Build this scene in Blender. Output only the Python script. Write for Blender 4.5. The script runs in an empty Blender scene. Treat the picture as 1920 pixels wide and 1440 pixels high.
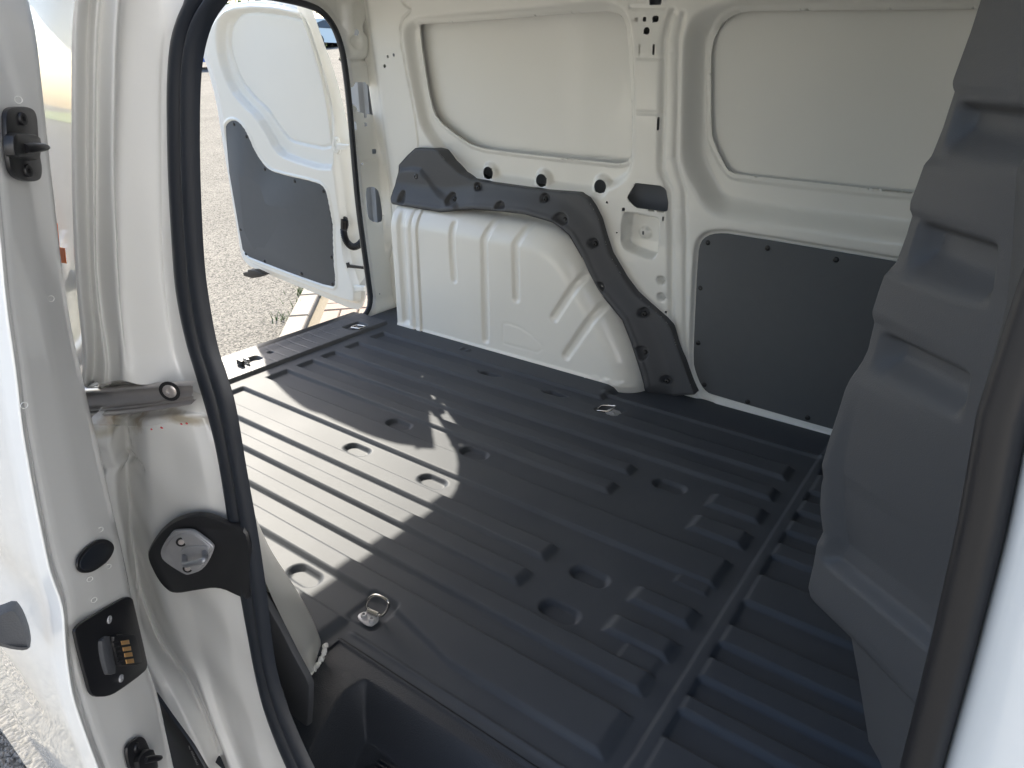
import bpy, bmesh, math, random
import numpy as np
from mathutils import Vector, Matrix
random.seed(7); rng = np.random.default_rng(7)
scene = bpy.context.scene
COL = scene.collection

# ------------------------------------------------------------------ camera
F = 1295.6                                   # focal length in pixels of a 1920 px wide picture
AX = np.array([0.81008362, 0.25060304, -0.5300591])    # van axes seen from the camera (right, down, forward)
AY = np.array([0.58627418, -0.33563867, 0.73731219])
AZ = np.array([0.00686434, -0.90804449, -0.41881748])
R = np.array([AX, AY, AZ])
CAM = np.array([0.0, 0.0, 0.94])
cam_data = bpy.data.cameras.new("camera"); cam = bpy.data.objects.new("camera", cam_data); COL.objects.link(cam)
r_, u_, b_ = R @ [1, 0, 0], R @ [0, -1, 0], R @ [0, 0, -1]
M4 = Matrix.Identity(4)
for i in range(3):
    M4[i][0], M4[i][1], M4[i][2], M4[i][3] = r_[i], u_[i], b_[i], CAM[i]
cam.matrix_world = M4
cam_data.sensor_width = 36.0; cam_data.lens = F / 1920 * 36.0
cam_data.clip_start = 0.02; cam_data.clip_end = 800
scene.camera = cam
# ------------------------------------------------------------------ sky, sun, exposure
SUN = np.array([1.03, -0.62, -1.0])          # the way the light travels
world = bpy.data.worlds.new("World"); scene.world = world; world.use_nodes = True
wn = world.node_tree.nodes; wl = world.node_tree.links
sky = wn.new("ShaderNodeTexSky"); sky.sky_type = 'NISHITA'; sky.sun_disc = False
el = math.atan2(1.0, math.hypot(SUN[0], SUN[1]))
sky.sun_elevation = el
sky.sun_rotation = math.atan2(-SUN[0], -SUN[1])
sky.air_density = 1.0; sky.dust_density = 2.0; sky.ozone_density = 1.0
bg = wn["Background"]; bg.inputs[1].default_value = 0.12
wl.new(sky.outputs[0], bg.inputs[0])
sl = bpy.data.lights.new("sun", 'SUN'); sl.energy = 3.6; sl.angle = math.radians(0.5); sl.color = (1.0, 0.93, 0.80)
so = bpy.data.objects.new("sun", sl); COL.objects.link(so)
so.rotation_euler = Vector(SUN.tolist()).to_track_quat('-Z', 'Y').to_euler()
so.location = (-6, 6, 8)
scene.view_settings.view_transform = 'Standard'; scene.view_settings.look = 'None'
scene.view_settings.exposure = 1.8; scene.view_settings.gamma = 1.0

# ------------------------------------------------------------------ picture point -> point on a real surface
def ray(u, v): return R @ np.array([u - 960.0, v - 720.0, F])
def on(ax, val, u, v):
    d = ray(u, v); k = 'xyz'.index(ax); return CAM + d * (val - CAM[k]) / d[k]
def crop(ox, oy, s): return lambda *p: [(ox + a * s, oy + b * s) for a, b in p]
c1 = crop(0, 0, 1/3); c2 = crop(340, 0, 1/3); c3w = crop(720, 0, 1/3); c4w = crop(1200, 0, .375)
c5 = crop(0, 400, 1/3); c6 = crop(340, 400, 1/3); c7 = crop(720, 400, 1/3); c8 = crop(1200, 400, .375)
cA = crop(0, 800, .25); cB = crop(0, 1100, .25); cD = crop(400, 1060, 500/1895)
cBR = crop(1300, 1040, 620/1920); cR7 = crop(1300, 700, 620/1920)
def sst(t): t = np.clip(t, 0, 1); return t * t * (3 - 2 * t)
def gy(x, y):                                 # the ground climbs away on the far side
    t = np.clip(np.asarray(y, float) - 1.6, 0, 29.5); return -0.58 + 0.085 * t
def on_ground(u, v):
    d = ray(u, v); d = d / np.linalg.norm(d); a, b = 0.2, 0.2
    while b < 300:
        p = CAM + d * b
        if p[2] < float(gy(p[0], p[1])): break
        a = b; b *= 1.03
    for _ in range(40):
        m = (a + b) / 2; p = CAM + d * m
        if p[2] < float(gy(p[0], p[1])): b = m
        else: a = m
    return CAM + d * a
def wall_y(x, z):
    return 1.93 - 0.10 * np.maximum(0, z - 0.45) + 0.05 * sst((-1.93 - x) / 0.10)
def W(u, v, off=0.0):                         # picture point -> point on the far side wall
    y = 1.93
    for _ in range(12):
        p = on('y', y, u, v); y = float(wall_y(p[0], p[2])) + off
    return p
def Tp(u, v, off=0.0):
    y = 1.93
    for _ in range(12):
        p = on('y', y, u, v); y = float(wall_y(5.0, p[2])) + off
    return p
def Txz(pts, off=0.0): return [(float(p[0]), float(p[2])) for p in (Tp(u, v, off) for u, v in pts)]
def Wxz(pts, off=0.0): return [(float(p[0]), float(p[2])) for p in (W(u, v, off) for u, v in pts)]

def chaikin(pts, n=2, closed=True):
    P = [tuple(map(float, p)) for p in pts]
    for _ in range(n):
        Q = []
        m = len(P)
        rngi = range(m) if closed else range(m - 1)
        if not closed: Q.append(P[0])
        for i in rngi:
            a, b = np.array(P[i]), np.array(P[(i + 1) % m])
            Q.append(tuple(a * .75 + b * .25)); Q.append(tuple(a * .25 + b * .75))
        if not closed: Q.append(P[-1])
        P = Q
    return P
def seg_dist(X, Y, pts, closed=False):
    D = np.full(X.shape, 1e9); m = len(pts)
    for i in range(m if closed else m - 1):
        a = pts[i]; b = pts[(i + 1) % m]
        vx, vy = b[0] - a[0], b[1] - a[1]; L = vx * vx + vy * vy + 1e-12
        t = np.clip(((X - a[0]) * vx + (Y - a[1]) * vy) / L, 0, 1)
        D = np.minimum(D, (X - a[0] - t * vx) ** 2 + (Y - a[1] - t * vy) ** 2)
    return np.sqrt(D)
def poly_sdf(X, Y, pts):                       # negative inside
    D = seg_dist(X, Y, pts, True); ins = np.zeros(X.shape, bool); m = len(pts)
    for i in range(m):
        a = pts[i]; b = pts[(i + 1) % m]
        if a[1] == b[1]: continue
        c = ((a[1] > Y) != (b[1] > Y)) & (X < (b[0] - a[0]) * (Y - a[1]) / (b[1] - a[1]) + a[0])
        ins ^= c
    return np.where(ins, -D, D)
def box_sdf(X, Y, cx, cy, hx, hy, r=0.0):
    qx = np.abs(X - cx) - hx + r; qy = np.abs(Y - cy) - hy + r
    return np.hypot(np.maximum(qx, 0), np.maximum(qy, 0)) + np.minimum(np.maximum(qx, qy), 0) - r
def inside(sd, w): return sst(-sd / w + 0.5)  # 1 inside, blended across w

# ------------------------------------------------------------------ materials
def mat(name, col, rough=0.5, metal=0.0, coat=0.0, spec=0.5, bump=None, var=None, coat_rough=0.05):
    m = bpy.data.materials.new(name); m.use_nodes = True
    nt = m.node_tree; b = nt.nodes["Principled BSDF"]
    b.inputs["Base Color"].default_value = (*col, 1); b.inputs["Roughness"].default_value = rough
    b.inputs["Metallic"].default_value = metal; b.inputs["Coat Weight"].default_value = coat
    b.inputs["Coat Roughness"].default_value = coat_rough
    b.inputs["Specular IOR Level"].default_value = spec
    tc = nt.nodes.new("ShaderNodeTexCoord")
    if bump:
        for k, (kind, scale, strength, dist) in enumerate(bump):
            if kind == 'noise':
                t = nt.nodes.new("ShaderNodeTexNoise"); t.inputs["Scale"].default_value = scale; t.inputs["Detail"].default_value = 3; out = t.outputs[0]
            else:
                t = nt.nodes.new("ShaderNodeTexVoronoi"); t.inputs["Scale"].default_value = scale; out = t.outputs[0]
            nt.links.new(tc.outputs["Object"], t.inputs["Vector"])
            bp = nt.nodes.new("ShaderNodeBump"); bp.inputs["Strength"].default_value = strength; bp.inputs["Distance"].default_value = dist
            nt.links.new(out, bp.inputs["Height"])
            if k: nt.links.new(prev.outputs[0], bp.inputs["Normal"])
            prev = bp
        nt.links.new(prev.outputs[0], b.inputs["Normal"])
    if var:
        scale, amount, col2 = var
        t = nt.nodes.new("ShaderNodeTexNoise"); t.inputs["Scale"].default_value = scale; t.inputs["Detail"].default_value = 6
        nt.links.new(tc.outputs["Object"], t.inputs["Vector"])
        rp = nt.nodes.new("ShaderNodeValToRGB"); rp.color_ramp.elements[0].position = 0.5 - amount; rp.color_ramp.elements[1].position = 0.5 + amount
        rp.color_ramp.elements[0].color = (*col, 1); rp.color_ramp.elements[1].color = (*col2, 1)
        nt.links.new(t.outputs[0], rp.inputs[0]); nt.links.new(rp.outputs[0], b.inputs["Base Color"])
        mr = nt.nodes.new("ShaderNodeMapRange"); mr.inputs[3].default_value = max(0, rough - .05); mr.inputs[4].default_value = rough + .07
        nt.links.new(t.outputs[0], mr.inputs[0]); nt.links.new(mr.outputs[0], b.inputs["Roughness"])
    return m
def stain_paint():
    # white paint with the brown water stain below the runner rail and a little road dirt: real marks on the paint
    m = mat('white_paint_stained', (.82, .82, .80), .30, coat=.8, coat_rough=.06, bump=[('noise', 60, .05, .002)])
    nt = m.node_tree; b = nt.nodes["Principled BSDF"]
    g = nt.nodes.new("ShaderNodeNewGeometry")
    def blob(loc, sx, sz, noise, lo, hi):
        mp = nt.nodes.new("ShaderNodeMapping"); mp.vector_type = 'POINT'
        mp.inputs["Scale"].default_value = (1/sx, 1/sx, 1/sz)
        mp.inputs["Location"].default_value = (-loc[0]/sx, -loc[1]/sx, -loc[2]/sz)
        nt.links.new(g.outputs["Position"], mp.inputs["Vector"])
        n = nt.nodes.new("ShaderNodeTexNoise"); n.inputs["Scale"].default_value = noise; n.inputs["Detail"].default_value = 5
        nt.links.new(g.outputs["Position"], n.inputs["Vector"])
        ln = nt.nodes.new("ShaderNodeVectorMath"); ln.operation = 'LENGTH'; nt.links.new(mp.outputs[0], ln.inputs[0])
        ad = nt.nodes.new("ShaderNodeMath"); ad.operation = 'ADD'; nt.links.new(ln.outputs["Value"], ad.inputs[0]); nt.links.new(n.outputs[0], ad.inputs[1])
        mr = nt.nodes.new("ShaderNodeMapRange"); mr.inputs[1].default_value = lo; mr.inputs[2].default_value = hi
        mr.inputs[3].default_value = .85; mr.inputs[4].default_value = 0; nt.links.new(ad.outputs[0], mr.inputs[0])
        return mr.outputs[0]
    p = on('y', .312, 248, 785); q = on('y', .330, 350, 781)
    cur = None
    for args, c in (((p, .034, .012, 90, .9, 1.6), (.34, .22, .09, 1)), ((q, .05, .008, 70, .8, 1.5), (.42, .36, .26, 1)),
                    ((on('y', .30, 215, 800), .05, .012, 40, .5, 1.3), (.50, .46, .33, 1))):
        mx = nt.nodes.new("ShaderNodeMix"); mx.data_type = 'RGBA'
        nt.links.new(blob(*args), mx.inputs[0])
        if cur is None: mx.inputs[6].default_value = (.82, .82, .80, 1)
        else: nt.links.new(cur, mx.inputs[6])
        mx.inputs[7].default_value = c; cur = mx.outputs[2]
    nt.links.new(cur, b.inputs["Base Color"])
    return m
MAT = {}
MAT['white'] = mat('white_body_paint', (.83, .83, .79), .36, coat=.55, coat_rough=.10, bump=[('noise', 160, .05, .001), ('noise', 7, .10, .004)], var=(2.5, .3, (.80, .80, .76)))
MAT['gloss'] = mat('white_gloss_paint', (.81, .81, .79), .25, coat=1.0, coat_rough=.03, bump=[('noise', 140, .03, .001), ('noise', 9, .10, .004)])
MAT['stained'] = stain_paint()
MAT['liner'] = mat('dark_floor_liner', (.060, .067, .080), .54, spec=.17, bump=[('noise', 700, .14, .0008)], var=(5, .26, (.078, .084, .094)))
MAT['step'] = mat('grained_step_plastic', (.034, .038, .046), .55, spec=.4, bump=[('voronoi', 420, .45, .0012)])
MAT['trim'] = mat('dark_trim_plastic', (.076, .080, .089), .55, bump=[('noise', 900, .15, .0006)])
MAT['board'] = mat('dark_hardboard', (.092, .098, .106), .62, spec=.4, bump=[('noise', 420, .25, .0008)], var=(30, .3, (.102, .108, .116)))
MAT['bulk'] = mat('grey_moulded_plastic', (.095, .097, .103), .55, bump=[('voronoi', 700, .25, .0008)])
MAT['rubber'] = mat('black_rubber', (.016, .020, .028), .42, bump=[('noise', 300, .08, .0006)])
MAT['black'] = mat('black_plastic', (.014, .014, .016), .38, bump=[('noise', 500, .10, .0005)])
MAT['metal'] = mat('bright_steel', (.62, .60, .57), .22, metal=1.0, bump=[('noise', 200, .05, .0004)])
MAT['zinc'] = mat('zinc_plate', (.50, .50, .51), .45, metal=.3, var=(60, .25, (.42, .42, .44)))
MAT['rail'] = mat('worn_steel_rail', (.52, .49, .48), .30, metal=.75, var=(25, .3, (.62, .58, .57)))
MAT['steel'] = mat('grey_steel', (.34, .35, .37), .35, metal=.5)
MAT['gold'] = mat('gold_contact', (.80, .48, .20), .35, metal=.6)
MAT['orange'] = mat('orange_film', (.95, .20, .02), .4, coat=.5)
MAT['red_mark'] = mat('red_paint_mark', (.85, .10, .12), .5)
MAT['grey_print'] = mat('grey_print', (.35, .35, .35), .6)
MAT['glass'] = mat('dark_car_glass', (.03, .04, .045), .08, spec=.8)
MAT['blue'] = mat('blue_car_paint', (.02, .09, .42), .3, coat=1)
MAT['silver'] = mat('silver_car_paint', (.55, .60, .63), .3, metal=.4, coat=1)
MAT['maroon'] = mat('grey_car_paint', (.16, .16, .18), .3, metal=.4, coat=1)
MAT['lamp'] = mat('red_lamp_glass', (.55, .02, .02), .15, coat=1)
MAT['plate'] = mat('number_plate', (.75, .72, .45), .4)
def asphalt(name, scale):
    m = bpy.data.materials.new(name); m.use_nodes = True; nt = m.node_tree; b = nt.nodes["Principled BSDF"]
    b.inputs["Roughness"].default_value = .9; b.inputs["Specular IOR Level"].default_value = .05
    tc = nt.nodes.new("ShaderNodeTexCoord")
    v = nt.nodes.new("ShaderNodeTexVoronoi"); v.inputs["Scale"].default_value = scale
    n = nt.nodes.new("ShaderNodeTexNoise"); n.inputs["Scale"].default_value = 1.2; n.inputs["Detail"].default_value = 8
    for t in (v, n): nt.links.new(tc.outputs["Object"], t.inputs["Vector"])
    r = nt.nodes.new("ShaderNodeValToRGB"); e = r.color_ramp.elements
    e[0].position = 0; e[0].color = (.09, .086, .078, 1); e[1].position = 1; e[1].color = (.31, .29, .25, 1)
    x = e.new(.45); x.color = (.20, .19, .17, 1)
    sep = nt.nodes.new("ShaderNodeSeparateColor"); nt.links.new(v.outputs["Color"], sep.inputs[0]); nt.links.new(sep.outputs[0], r.inputs[0])
    mx = nt.nodes.new("ShaderNodeMix"); mx.data_type = 'RGBA'; mx.blend_type = 'MULTIPLY'; mx.inputs[0].default_value = .5
    r2 = nt.nodes.new("ShaderNodeValToRGB"); r2.color_ramp.elements[0].position = .3; r2.color_ramp.elements[0].color = (.6, .6, .6, 1); r2.color_ramp.elements[1].position = .7
    nt.links.new(n.outputs[0], r2.inputs[0]); nt.links.new(r.outputs[0], mx.inputs[6]); nt.links.new(r2.outputs[0], mx.inputs[7])
    nt.links.new(mx.outputs[2], b.inputs["Base Color"])
    bp = nt.nodes.new("ShaderNodeBump"); bp.inputs["Strength"].default_value = .9; bp.inputs["Distance"].default_value = .005; bp.invert = True
    nt.links.new(v.outputs["Distance"], bp.inputs["Height"]); nt.links.new(bp.outputs[0], b.inputs["Normal"])
    return m
MAT['asphalt'] = asphalt('chipped_asphalt', 105)
MAT['chips'] = mat('stone_chippings', (.15, .14, .13), .7, var=(40, .2, (.30, .28, .25)))
MAT['brick'] = mat('brick_paver', (.24, .18, .14), .85, bump=[('noise', 90, .5, .004)], var=(3, .2, (.30, .235, .19)))
MAT['sand'] = mat('joint_sand', (.20, .17, .12), .95, bump=[('noise', 200, .6, .004)])
MAT['kerb'] = mat('kerb_stone', (.34, .30, .25), .85, bump=[('noise', 70, .4, .004)], var=(8, .2, (.26, .23, .19)))
MAT['leaf'] = mat('green_leaf', (.05, .11, .02), .6, var=(1.2, .2, (.10, .18, .04)))
MAT['dry'] = mat('pale_grass', (.16, .24, .05), .7, var=(2, .2, (.25, .26, .09)))
MAT['render'] = mat('pale_render', (.68, .70, .74), .8, bump=[('noise', 40, .3, .01)], var=(.4, .25, (.63, .65, .69)))
MAT['cavity'] = mat('primer_grey', (.30, .32, .35), .6)
MAT['bark'] = mat('bark', (.10, .07, .05), .9, bump=[('noise', 30, .6, .02)])

# ------------------------------------------------------------------ object helpers
def link(name, me, m=None, parent=None, smooth=True):
    o = bpy.data.objects.new(name, me); COL.objects.link(o)
    if m: me.materials.append(MAT[m])
    if parent is not None:
        o.parent = parent; o.matrix_parent_inverse = parent.matrix_world.inverted()
    if smooth: me.polygons.foreach_set('use_smooth', [True] * len(me.polygons))
    return o
def from_np(name, V, Fq, m, parent=None, smooth=True, auto=None):
    me = bpy.data.meshes.new(name); me.vertices.add(len(V)); me.vertices.foreach_set('co', np.asarray(V, np.float32).ravel())
    Fq = np.asarray(Fq, np.int32); k = Fq.shape[1]
    me.loops.add(Fq.size); me.loops.foreach_set('vertex_index', Fq.ravel())
    me.polygons.add(len(Fq)); me.polygons.foreach_set('loop_start', np.arange(0, Fq.size, k, dtype=np.int32))
    me.update(calc_edges=True); me.validate()
    return link(name, me, m, parent, smooth)
def mesh(name, V, Fs, m, parent=None, smooth=False, sharp=None):
    me = bpy.data.meshes.new(name); me.from_pydata([tuple(map(float, v)) for v in V], [], [tuple(f) for f in Fs]); me.update()
    o = link(name, me, m, parent, smooth)
    if sharp is not None:
        me.set_sharp_from_angle(angle=math.radians(sharp))
    return o
def relief(name, us, vs, pos, m, parent=None, cut=None, flip=False):
    """A pressed sheet: grid over (a, b), pos() gives xyz, cut() < 0 is removed with clean edges."""
    A, B = np.meshgrid(us, vs, indexing='ij'); A = A.astype(float); B = B.astype(float)
    keep = None
    if cut is not None:
        cell = max(us[1] - us[0], vs[1] - vs[0]); S = cut(A, B); e = cell * .05
        near = np.abs(S) < .62 * cell
        a = A[near]; b = B[near]
        gx = (cut(a + e, b) - cut(a - e, b)) / (2 * e); gz = (cut(a, b + e) - cut(a, b - e)) / (2 * e)
        n2 = gx * gx + gz * gz + 1e-9; s = S[near]
        A[near] = a - s * gx / n2; B[near] = b - s * gz / n2
        S2 = S.copy(); S2[near] = 0
        keep = (S2[:-1, :-1] + S2[1:, :-1] + S2[1:, 1:] + S2[:-1, 1:]) / 4 > -1e-6
        keep &= ~((near[:-1, :-1] & near[1:, :-1] & near[1:, 1:] & near[:-1, 1:]) & ((S[:-1, :-1] + S[1:, :-1] + S[1:, 1:] + S[:-1, 1:]) < 0))
        mn = np.minimum(np.minimum(S2[:-1, :-1], S2[1:, :-1]), np.minimum(S2[1:, 1:], S2[:-1, 1:]))
        keep &= mn > -.3 * cell
    P = np.stack(pos(A, B), -1)
    nx, ny = A.shape; I = np.arange(nx * ny).reshape(nx, ny)
    Q = np.stack([I[:-1, :-1], I[1:, :-1], I[1:, 1:], I[:-1, 1:]], -1)
    if flip: Q = Q[..., ::-1]
    Q = Q[keep] if keep is not None else Q.reshape(-1, 4)
    used = np.zeros(nx * ny, bool); used[Q.ravel()] = True
    rem = np.cumsum(used) - 1
    return from_np(name, P.reshape(-1, 3)[used], rem[Q], m, parent)
def tube(name, pts, r, m, parent=None, seg=10, closed=False, caps=True, smooth=True):
    pts = [Vector(list(map(float, p))) for p in pts]; n = len(pts); V = []; Fs = []
    up = None
    rs = r if isinstance(r, (list, tuple)) else [r] * n
    for i, p in enumerate(pts):
        if closed: t = (pts[(i + 1) % n] - pts[i - 1]).normalized()
        else: t = (pts[min(i + 1, n - 1)] - pts[max(i - 1, 0)]).normalized()
        if up is None:
            up = t.orthogonal().normalized()
        up = (up - t * up.dot(t)).normalized(); w = t.cross(up)
        for k in range(seg):
            a = 2 * math.pi * k / seg; V.append(p + (up * math.cos(a) + w * math.sin(a)) * rs[i])
    for i in range(n if closed else n - 1):
        for k in range(seg):
            a = i * seg + k; b = i * seg + (k + 1) % seg; c = ((i + 1) % n) * seg + (k + 1) % seg; d = ((i + 1) % n) * seg + k
            Fs.append((a, b, c, d))
    if not closed and caps:
        Fs.append(tuple(range(seg))[::-1]); Fs.append(tuple(range((n - 1) * seg, n * seg)))
    return mesh(name, V, Fs, m, parent, smooth, 50 if smooth else None)
def slab(name, pts3, normal, thick, m, parent=None, bevel=0.0, chaik=0, bseg=2):
    """outline of 3D points, pulled out along normal by thick; front edge bevelled"""
    if chaik: pts3 = chaikin(pts3, chaik)
    P = [Vector(list(map(float, p))) for p in pts3]; nv = Vector(normal).normalized()
    a = Vector((0, 0, 0))
    for i in range(len(P)): a += P[i].cross(P[(i + 1) % len(P)])
    if a.dot(nv) < 0: P = P[::-1]
    n = len(P); c = sum(P, Vector()) / n; rings = [(0, 0)]
    if bevel > 0:
        for k in range(bseg + 1):
            t = k / bseg * math.pi / 2; rings.append((bevel * (1 - math.cos(t)), thick - bevel + bevel * math.sin(t)))
    else: rings.append((0, thick))
    V = []
    for ins, h in rings:
        for i in range(n):
            e0 = (P[i] - P[i - 1]).normalized(); e1 = (P[(i + 1) % n] - P[i]).normalized()
            n0 = nv.cross(e0); n1 = nv.cross(e1); b = n0 + n1
            b = b / max(b.length_squared / 2, .4) if b.length > 1e-6 else n0
            V.append(P[i] + b * ins + nv * h)
    Fs = [tuple(range(n))[::-1]]; nr = len(rings)
    for k in range(nr - 1):
        for i in range(n): Fs.append((k * n + i, k * n + (i + 1) % n, (k + 1) * n + (i + 1) % n, (k + 1) * n + i))
    Fs.append(tuple((nr - 1) * n + i for i in range(n)))
    return mesh(name, V, Fs, m, parent, True, 35)
def disc(name, c, normal, r, h, m, parent=None, seg=16, dome=True, hole=0.0):
    nv = Vector(normal).normalized(); a = nv.orthogonal().normalized(); b = nv.cross(a); c = Vector(list(map(float, c)))
    prof = [(r, 0), (r, h * .45), (r * .8, h * .85), (r * .5, h)] if dome else [(r, 0), (r, h * .8), (r * .92, h)]
    if hole: prof += [(hole, h), (hole * .9, h * .2)]
    V = []; Fs = []
    for rr, hh in prof:
        for k in range(seg):
            t = 2 * math.pi * k / seg; V.append(c + a * rr * math.cos(t) + b * rr * math.sin(t) + nv * hh)
    for j in range(len(prof) - 1):
        for k in range(seg): Fs.append((j * seg + k, j * seg + (k + 1) % seg, (j + 1) * seg + (k + 1) % seg, (j + 1) * seg + k))
    Fs.append(tuple((len(prof) - 1) * seg + k for k in range(seg)))
    return mesh(name, V, Fs, m, parent, True, 40)
def boxo(name, c, s, m, parent=None, rot=None, bev=.002):
    bm = bmesh.new(); bmesh.ops.create_cube(bm, size=1); bmesh.ops.scale(bm, vec=s, verts=bm.verts)
    if bev: bmesh.ops.bevel(bm, geom=bm.edges[:], offset=bev, segments=2, affect='EDGES', profile=.6)
    if rot is not None: bmesh.ops.rotate(bm, matrix=rot, verts=bm.verts)
    bmesh.ops.translate(bm, vec=Vector(list(map(float, c))), verts=bm.verts)
    me = bpy.data.meshes.new(name); bm.to_mesh(me); bm.free(); o = link(name, me, m, parent); me.set_sharp_from_angle(angle=math.radians(35)); return o
def resample(P, n):
    P = np.array(P, float); d = np.r_[0, np.cumsum(np.linalg.norm(np.diff(P, axis=0), axis=1))]; t = np.linspace(0, d[-1], n)
    return np.stack([np.interp(t, d, P[:, k]) for k in range(P.shape[1])], -1)
def loft(name, curves, n, m, parent=None, across=3, flip=False, smooth=True, disp=None):
    """skin over a row of 3D curves; across = rows between neighbours, smoothly blended"""
    C = np.array([resample(chaikin(c, 2, False), n) for c in curves]); k = len(C)
    t = np.linspace(0, k - 1, (k - 1) * across + 1); rows = []
    for tt in t:
        i = min(int(tt), k - 2); f = tt - i
        rows.append(C[i] * (1 - f) + C[i + 1] * f)
    G = np.array(rows)
    if smooth:
        for _ in range(2): G[1:-1] = G[1:-1] * .5 + (G[:-2] + G[2:]) * .25
    if disp is not None: G = disp(G)
    a, b = G.shape[:2]; I = np.arange(a * b).reshape(a, b)
    Q = np.stack([I[:-1, :-1], I[1:, :-1], I[1:, 1:], I[:-1, 1:]], -1).reshape(-1, 4)
    if flip: Q = Q[:, ::-1]
    return from_np(name, G.reshape(-1, 3), Q, m, parent)
def thing(name, label, cat, loc=(0, 0, 0), group=None, kind=None):
    o = bpy.data.objects.new(name, None); COL.objects.link(o); o.location = loc; o['label'] = label
    if kind: o['kind'] = kind
    else: o['category'] = cat
    if group: o['group'] = group
    bpy.context.view_layer.update()
    return o
def lab(o, s): o['label'] = s; return o

# ================================================================== THE VAN
van = thing('cargo_van', 'white panel van seen into its empty cargo bay through the open sliding door', 'van')

# ---- floor liner -------------------------------------------------
H = .0115
def band(v, a, b, w): return np.clip(np.minimum(v - a, b - v) / w + .5, 0, 1)
r4x = [-2, -.80, -.775, -.671, -.60, -.3]; r4y = [.692, .692, .690, .669, .653, .653]
def floor_h(X, Y):
    h = np.zeros(X.shape)
    def rib(x0, x1, y0, y1, ws=.0085, we=.020, hh=H):
        nonlocal h
        q = np.minimum(band(Y, y0, y1, ws), np.clip(np.minimum((X - x0) / (we if x0 > -1.9 else .01), (x1 - X) / we) + .5, 0, 1))
        h = np.maximum(h, sst(q) * hh)
    L = -3
    rib(L, -.303, 1.110, 1.200)
    rib(L, -.622, .980, 1.030); rib(L, -.622, .886, .932); rib(L, -.305, .790, .836)
    h = np.maximum(h, H * sst(np.minimum(np.clip(np.minimum(Y - np.interp(X, r4x, r4y), .742 - Y) / .009 + .5, 0, 1), np.clip((-.302 - X) / .024 + .5, 0, 1))))
    rib(L, -.822, .40, .618)
    rib(L, -.632, 1.279, 1.323); rib(L, -.634, 1.386, 1.425); rib(L, -.305, 1.484, 1.535); rib(L, -.305, 1.596, 1.661); rib(L, -.90, 1.725, 2.2)
    for y0, y1 in ((1.373, 1.429), (1.262, 1.320), (.977, 1.023), (.882, .927)): rib(-.418, -.300, y0, y1, .010, .022)
    rib(-.372, -.306, 1.078, 1.112, .006, .010, .004); rib(-.372, -.306, .836, .880, .006, .010, .0035)
    # high border at the rear, from which the channels start
    h = np.maximum(h, H * sst((-1.846 - X) / .012 + .5))
    # front strip ahead of the joint
    for y0, y1 in ((1.572, 1.663), (1.469, 1.524), (1.375, 1.424), (1.273, 1.324), (1.102, 1.197), (.972, 1.026), (.878, .931), (.797, .832), (.655, .738)):
        rib(-.240, .6, y0, y1, .010, .016)
    # joint ridge
    h = np.maximum(h, .007 * sst(band(X, -.262, -.238, .006)))
    # pressed pockets
    for cx, cy in ((-1.288, 1.236), (-1.277, 1.066), (-1.010, 1.069), (-1.012, 1.238), (-.985, .655), (-1.288, 1.665), (-1.032, 1.667), (-.526, 1.402), (-.517, .995), (-.514, .875)):
        sd = box_sdf(X, Y, cx, cy, .040, .021, .020)
        h = h * (1 - inside(sd, .006)) - .011 * inside(sd + .001, .010) * 1.0 + .0 * X
    # recess for the lashing rings
    for cx, cy in ((-.797, .664), (-.838, 1.671)):
        sd = box_sdf(X, Y, cx, cy, .034, .036, .010); k = inside(sd, .010); h = h * (1 - k) - .004 * k
    # small twin nibs and shallow outlines
    for cx in (-1.497, -1.468):
        h += .004 * inside(box_sdf(X, Y, cx, 1.773, .006, .012, .005), .004)
    # turned up edge and lowered side shelf ahead of the wheel arch
    f = sst((X + .93) / .04)
    h += f * .007 * sst(band(Y, 1.755, 1.771, .006))
    h += f * -.010 * sst((Y - 1.775) / .008)
    # lip along the step
    g = sst((X + .80) / .02)
    h += g * .004 * np.exp(-((Y - .604) / .004) ** 2)
    h += .0008 * np.exp(-((X + .55 - 0.0) / .6) ** 2) * np.sin(Y * 7)
    return h
fx = np.arange(-2.02, .46, .0042); fy = np.arange(.585, 2.02, .0031)
liner = relief('floor_liner', fx, fy, lambda a, b: (a, b, floor_h(a, b)), 'liner', van)
fx2 = np.arange(-2.02, -.79, .006); fy2 = np.arange(.36, .586, .005)
relief('floor_liner', fx2, fy2, lambda a, b: (a, b, floor_h(a, b)), 'liner', van)
boxo('floor_pan', (-.85, 1.305, -.075), (2.5, 1.41, .09), 'black', van, bev=0)

# ---- far side wall -----------------------------------------------
Win1 = chaikin(Wxz(c3w((170,158),(176,138),(200,132),(330,126),(600,108),(1200,58),(1290,68),(1335,110),(1350,260),(1366,480),(1378,700),(1388,850),(1350,912),(1300,927),(1200,915),(900,885),(700,862),(490,835),(380,765),(270,675),(235,590),(190,330))), 1)
Fr1 = chaikin(Wxz(c3w((105,160),(150,108),(250,88),(700,55),(1180,8),(1290,18),(1365,70),(1396,180),(1412,480),(1408,830),(1395,960),(1330,1040),(1200,1095),(1080,1088),(860,1058),(600,1022),(470,1005),(400,960),(340,905),(262,805),(205,720),(165,560),(125,330))), 2)
Win2 = chaikin(Wxz(c4w((322,300),(328,230),(345,170),(380,118),(430,78),(500,54),(700,48),(1680,40),(2600,30),(2600,1080),(1355,978),(460,882),(430,872),(400,848),(340,722),(324,660))), 1)
Fr2 = chaikin(Wxz(c4w((192,300),(205,180),(235,100),(290,45),(380,0),(600,-60),(1600,-80),(2700,-100),(2700,1420),(1300,1232),(500,1118),(370,1092),(300,1035),(262,955),(225,900),(192,800),(184,700))), 2)
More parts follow.
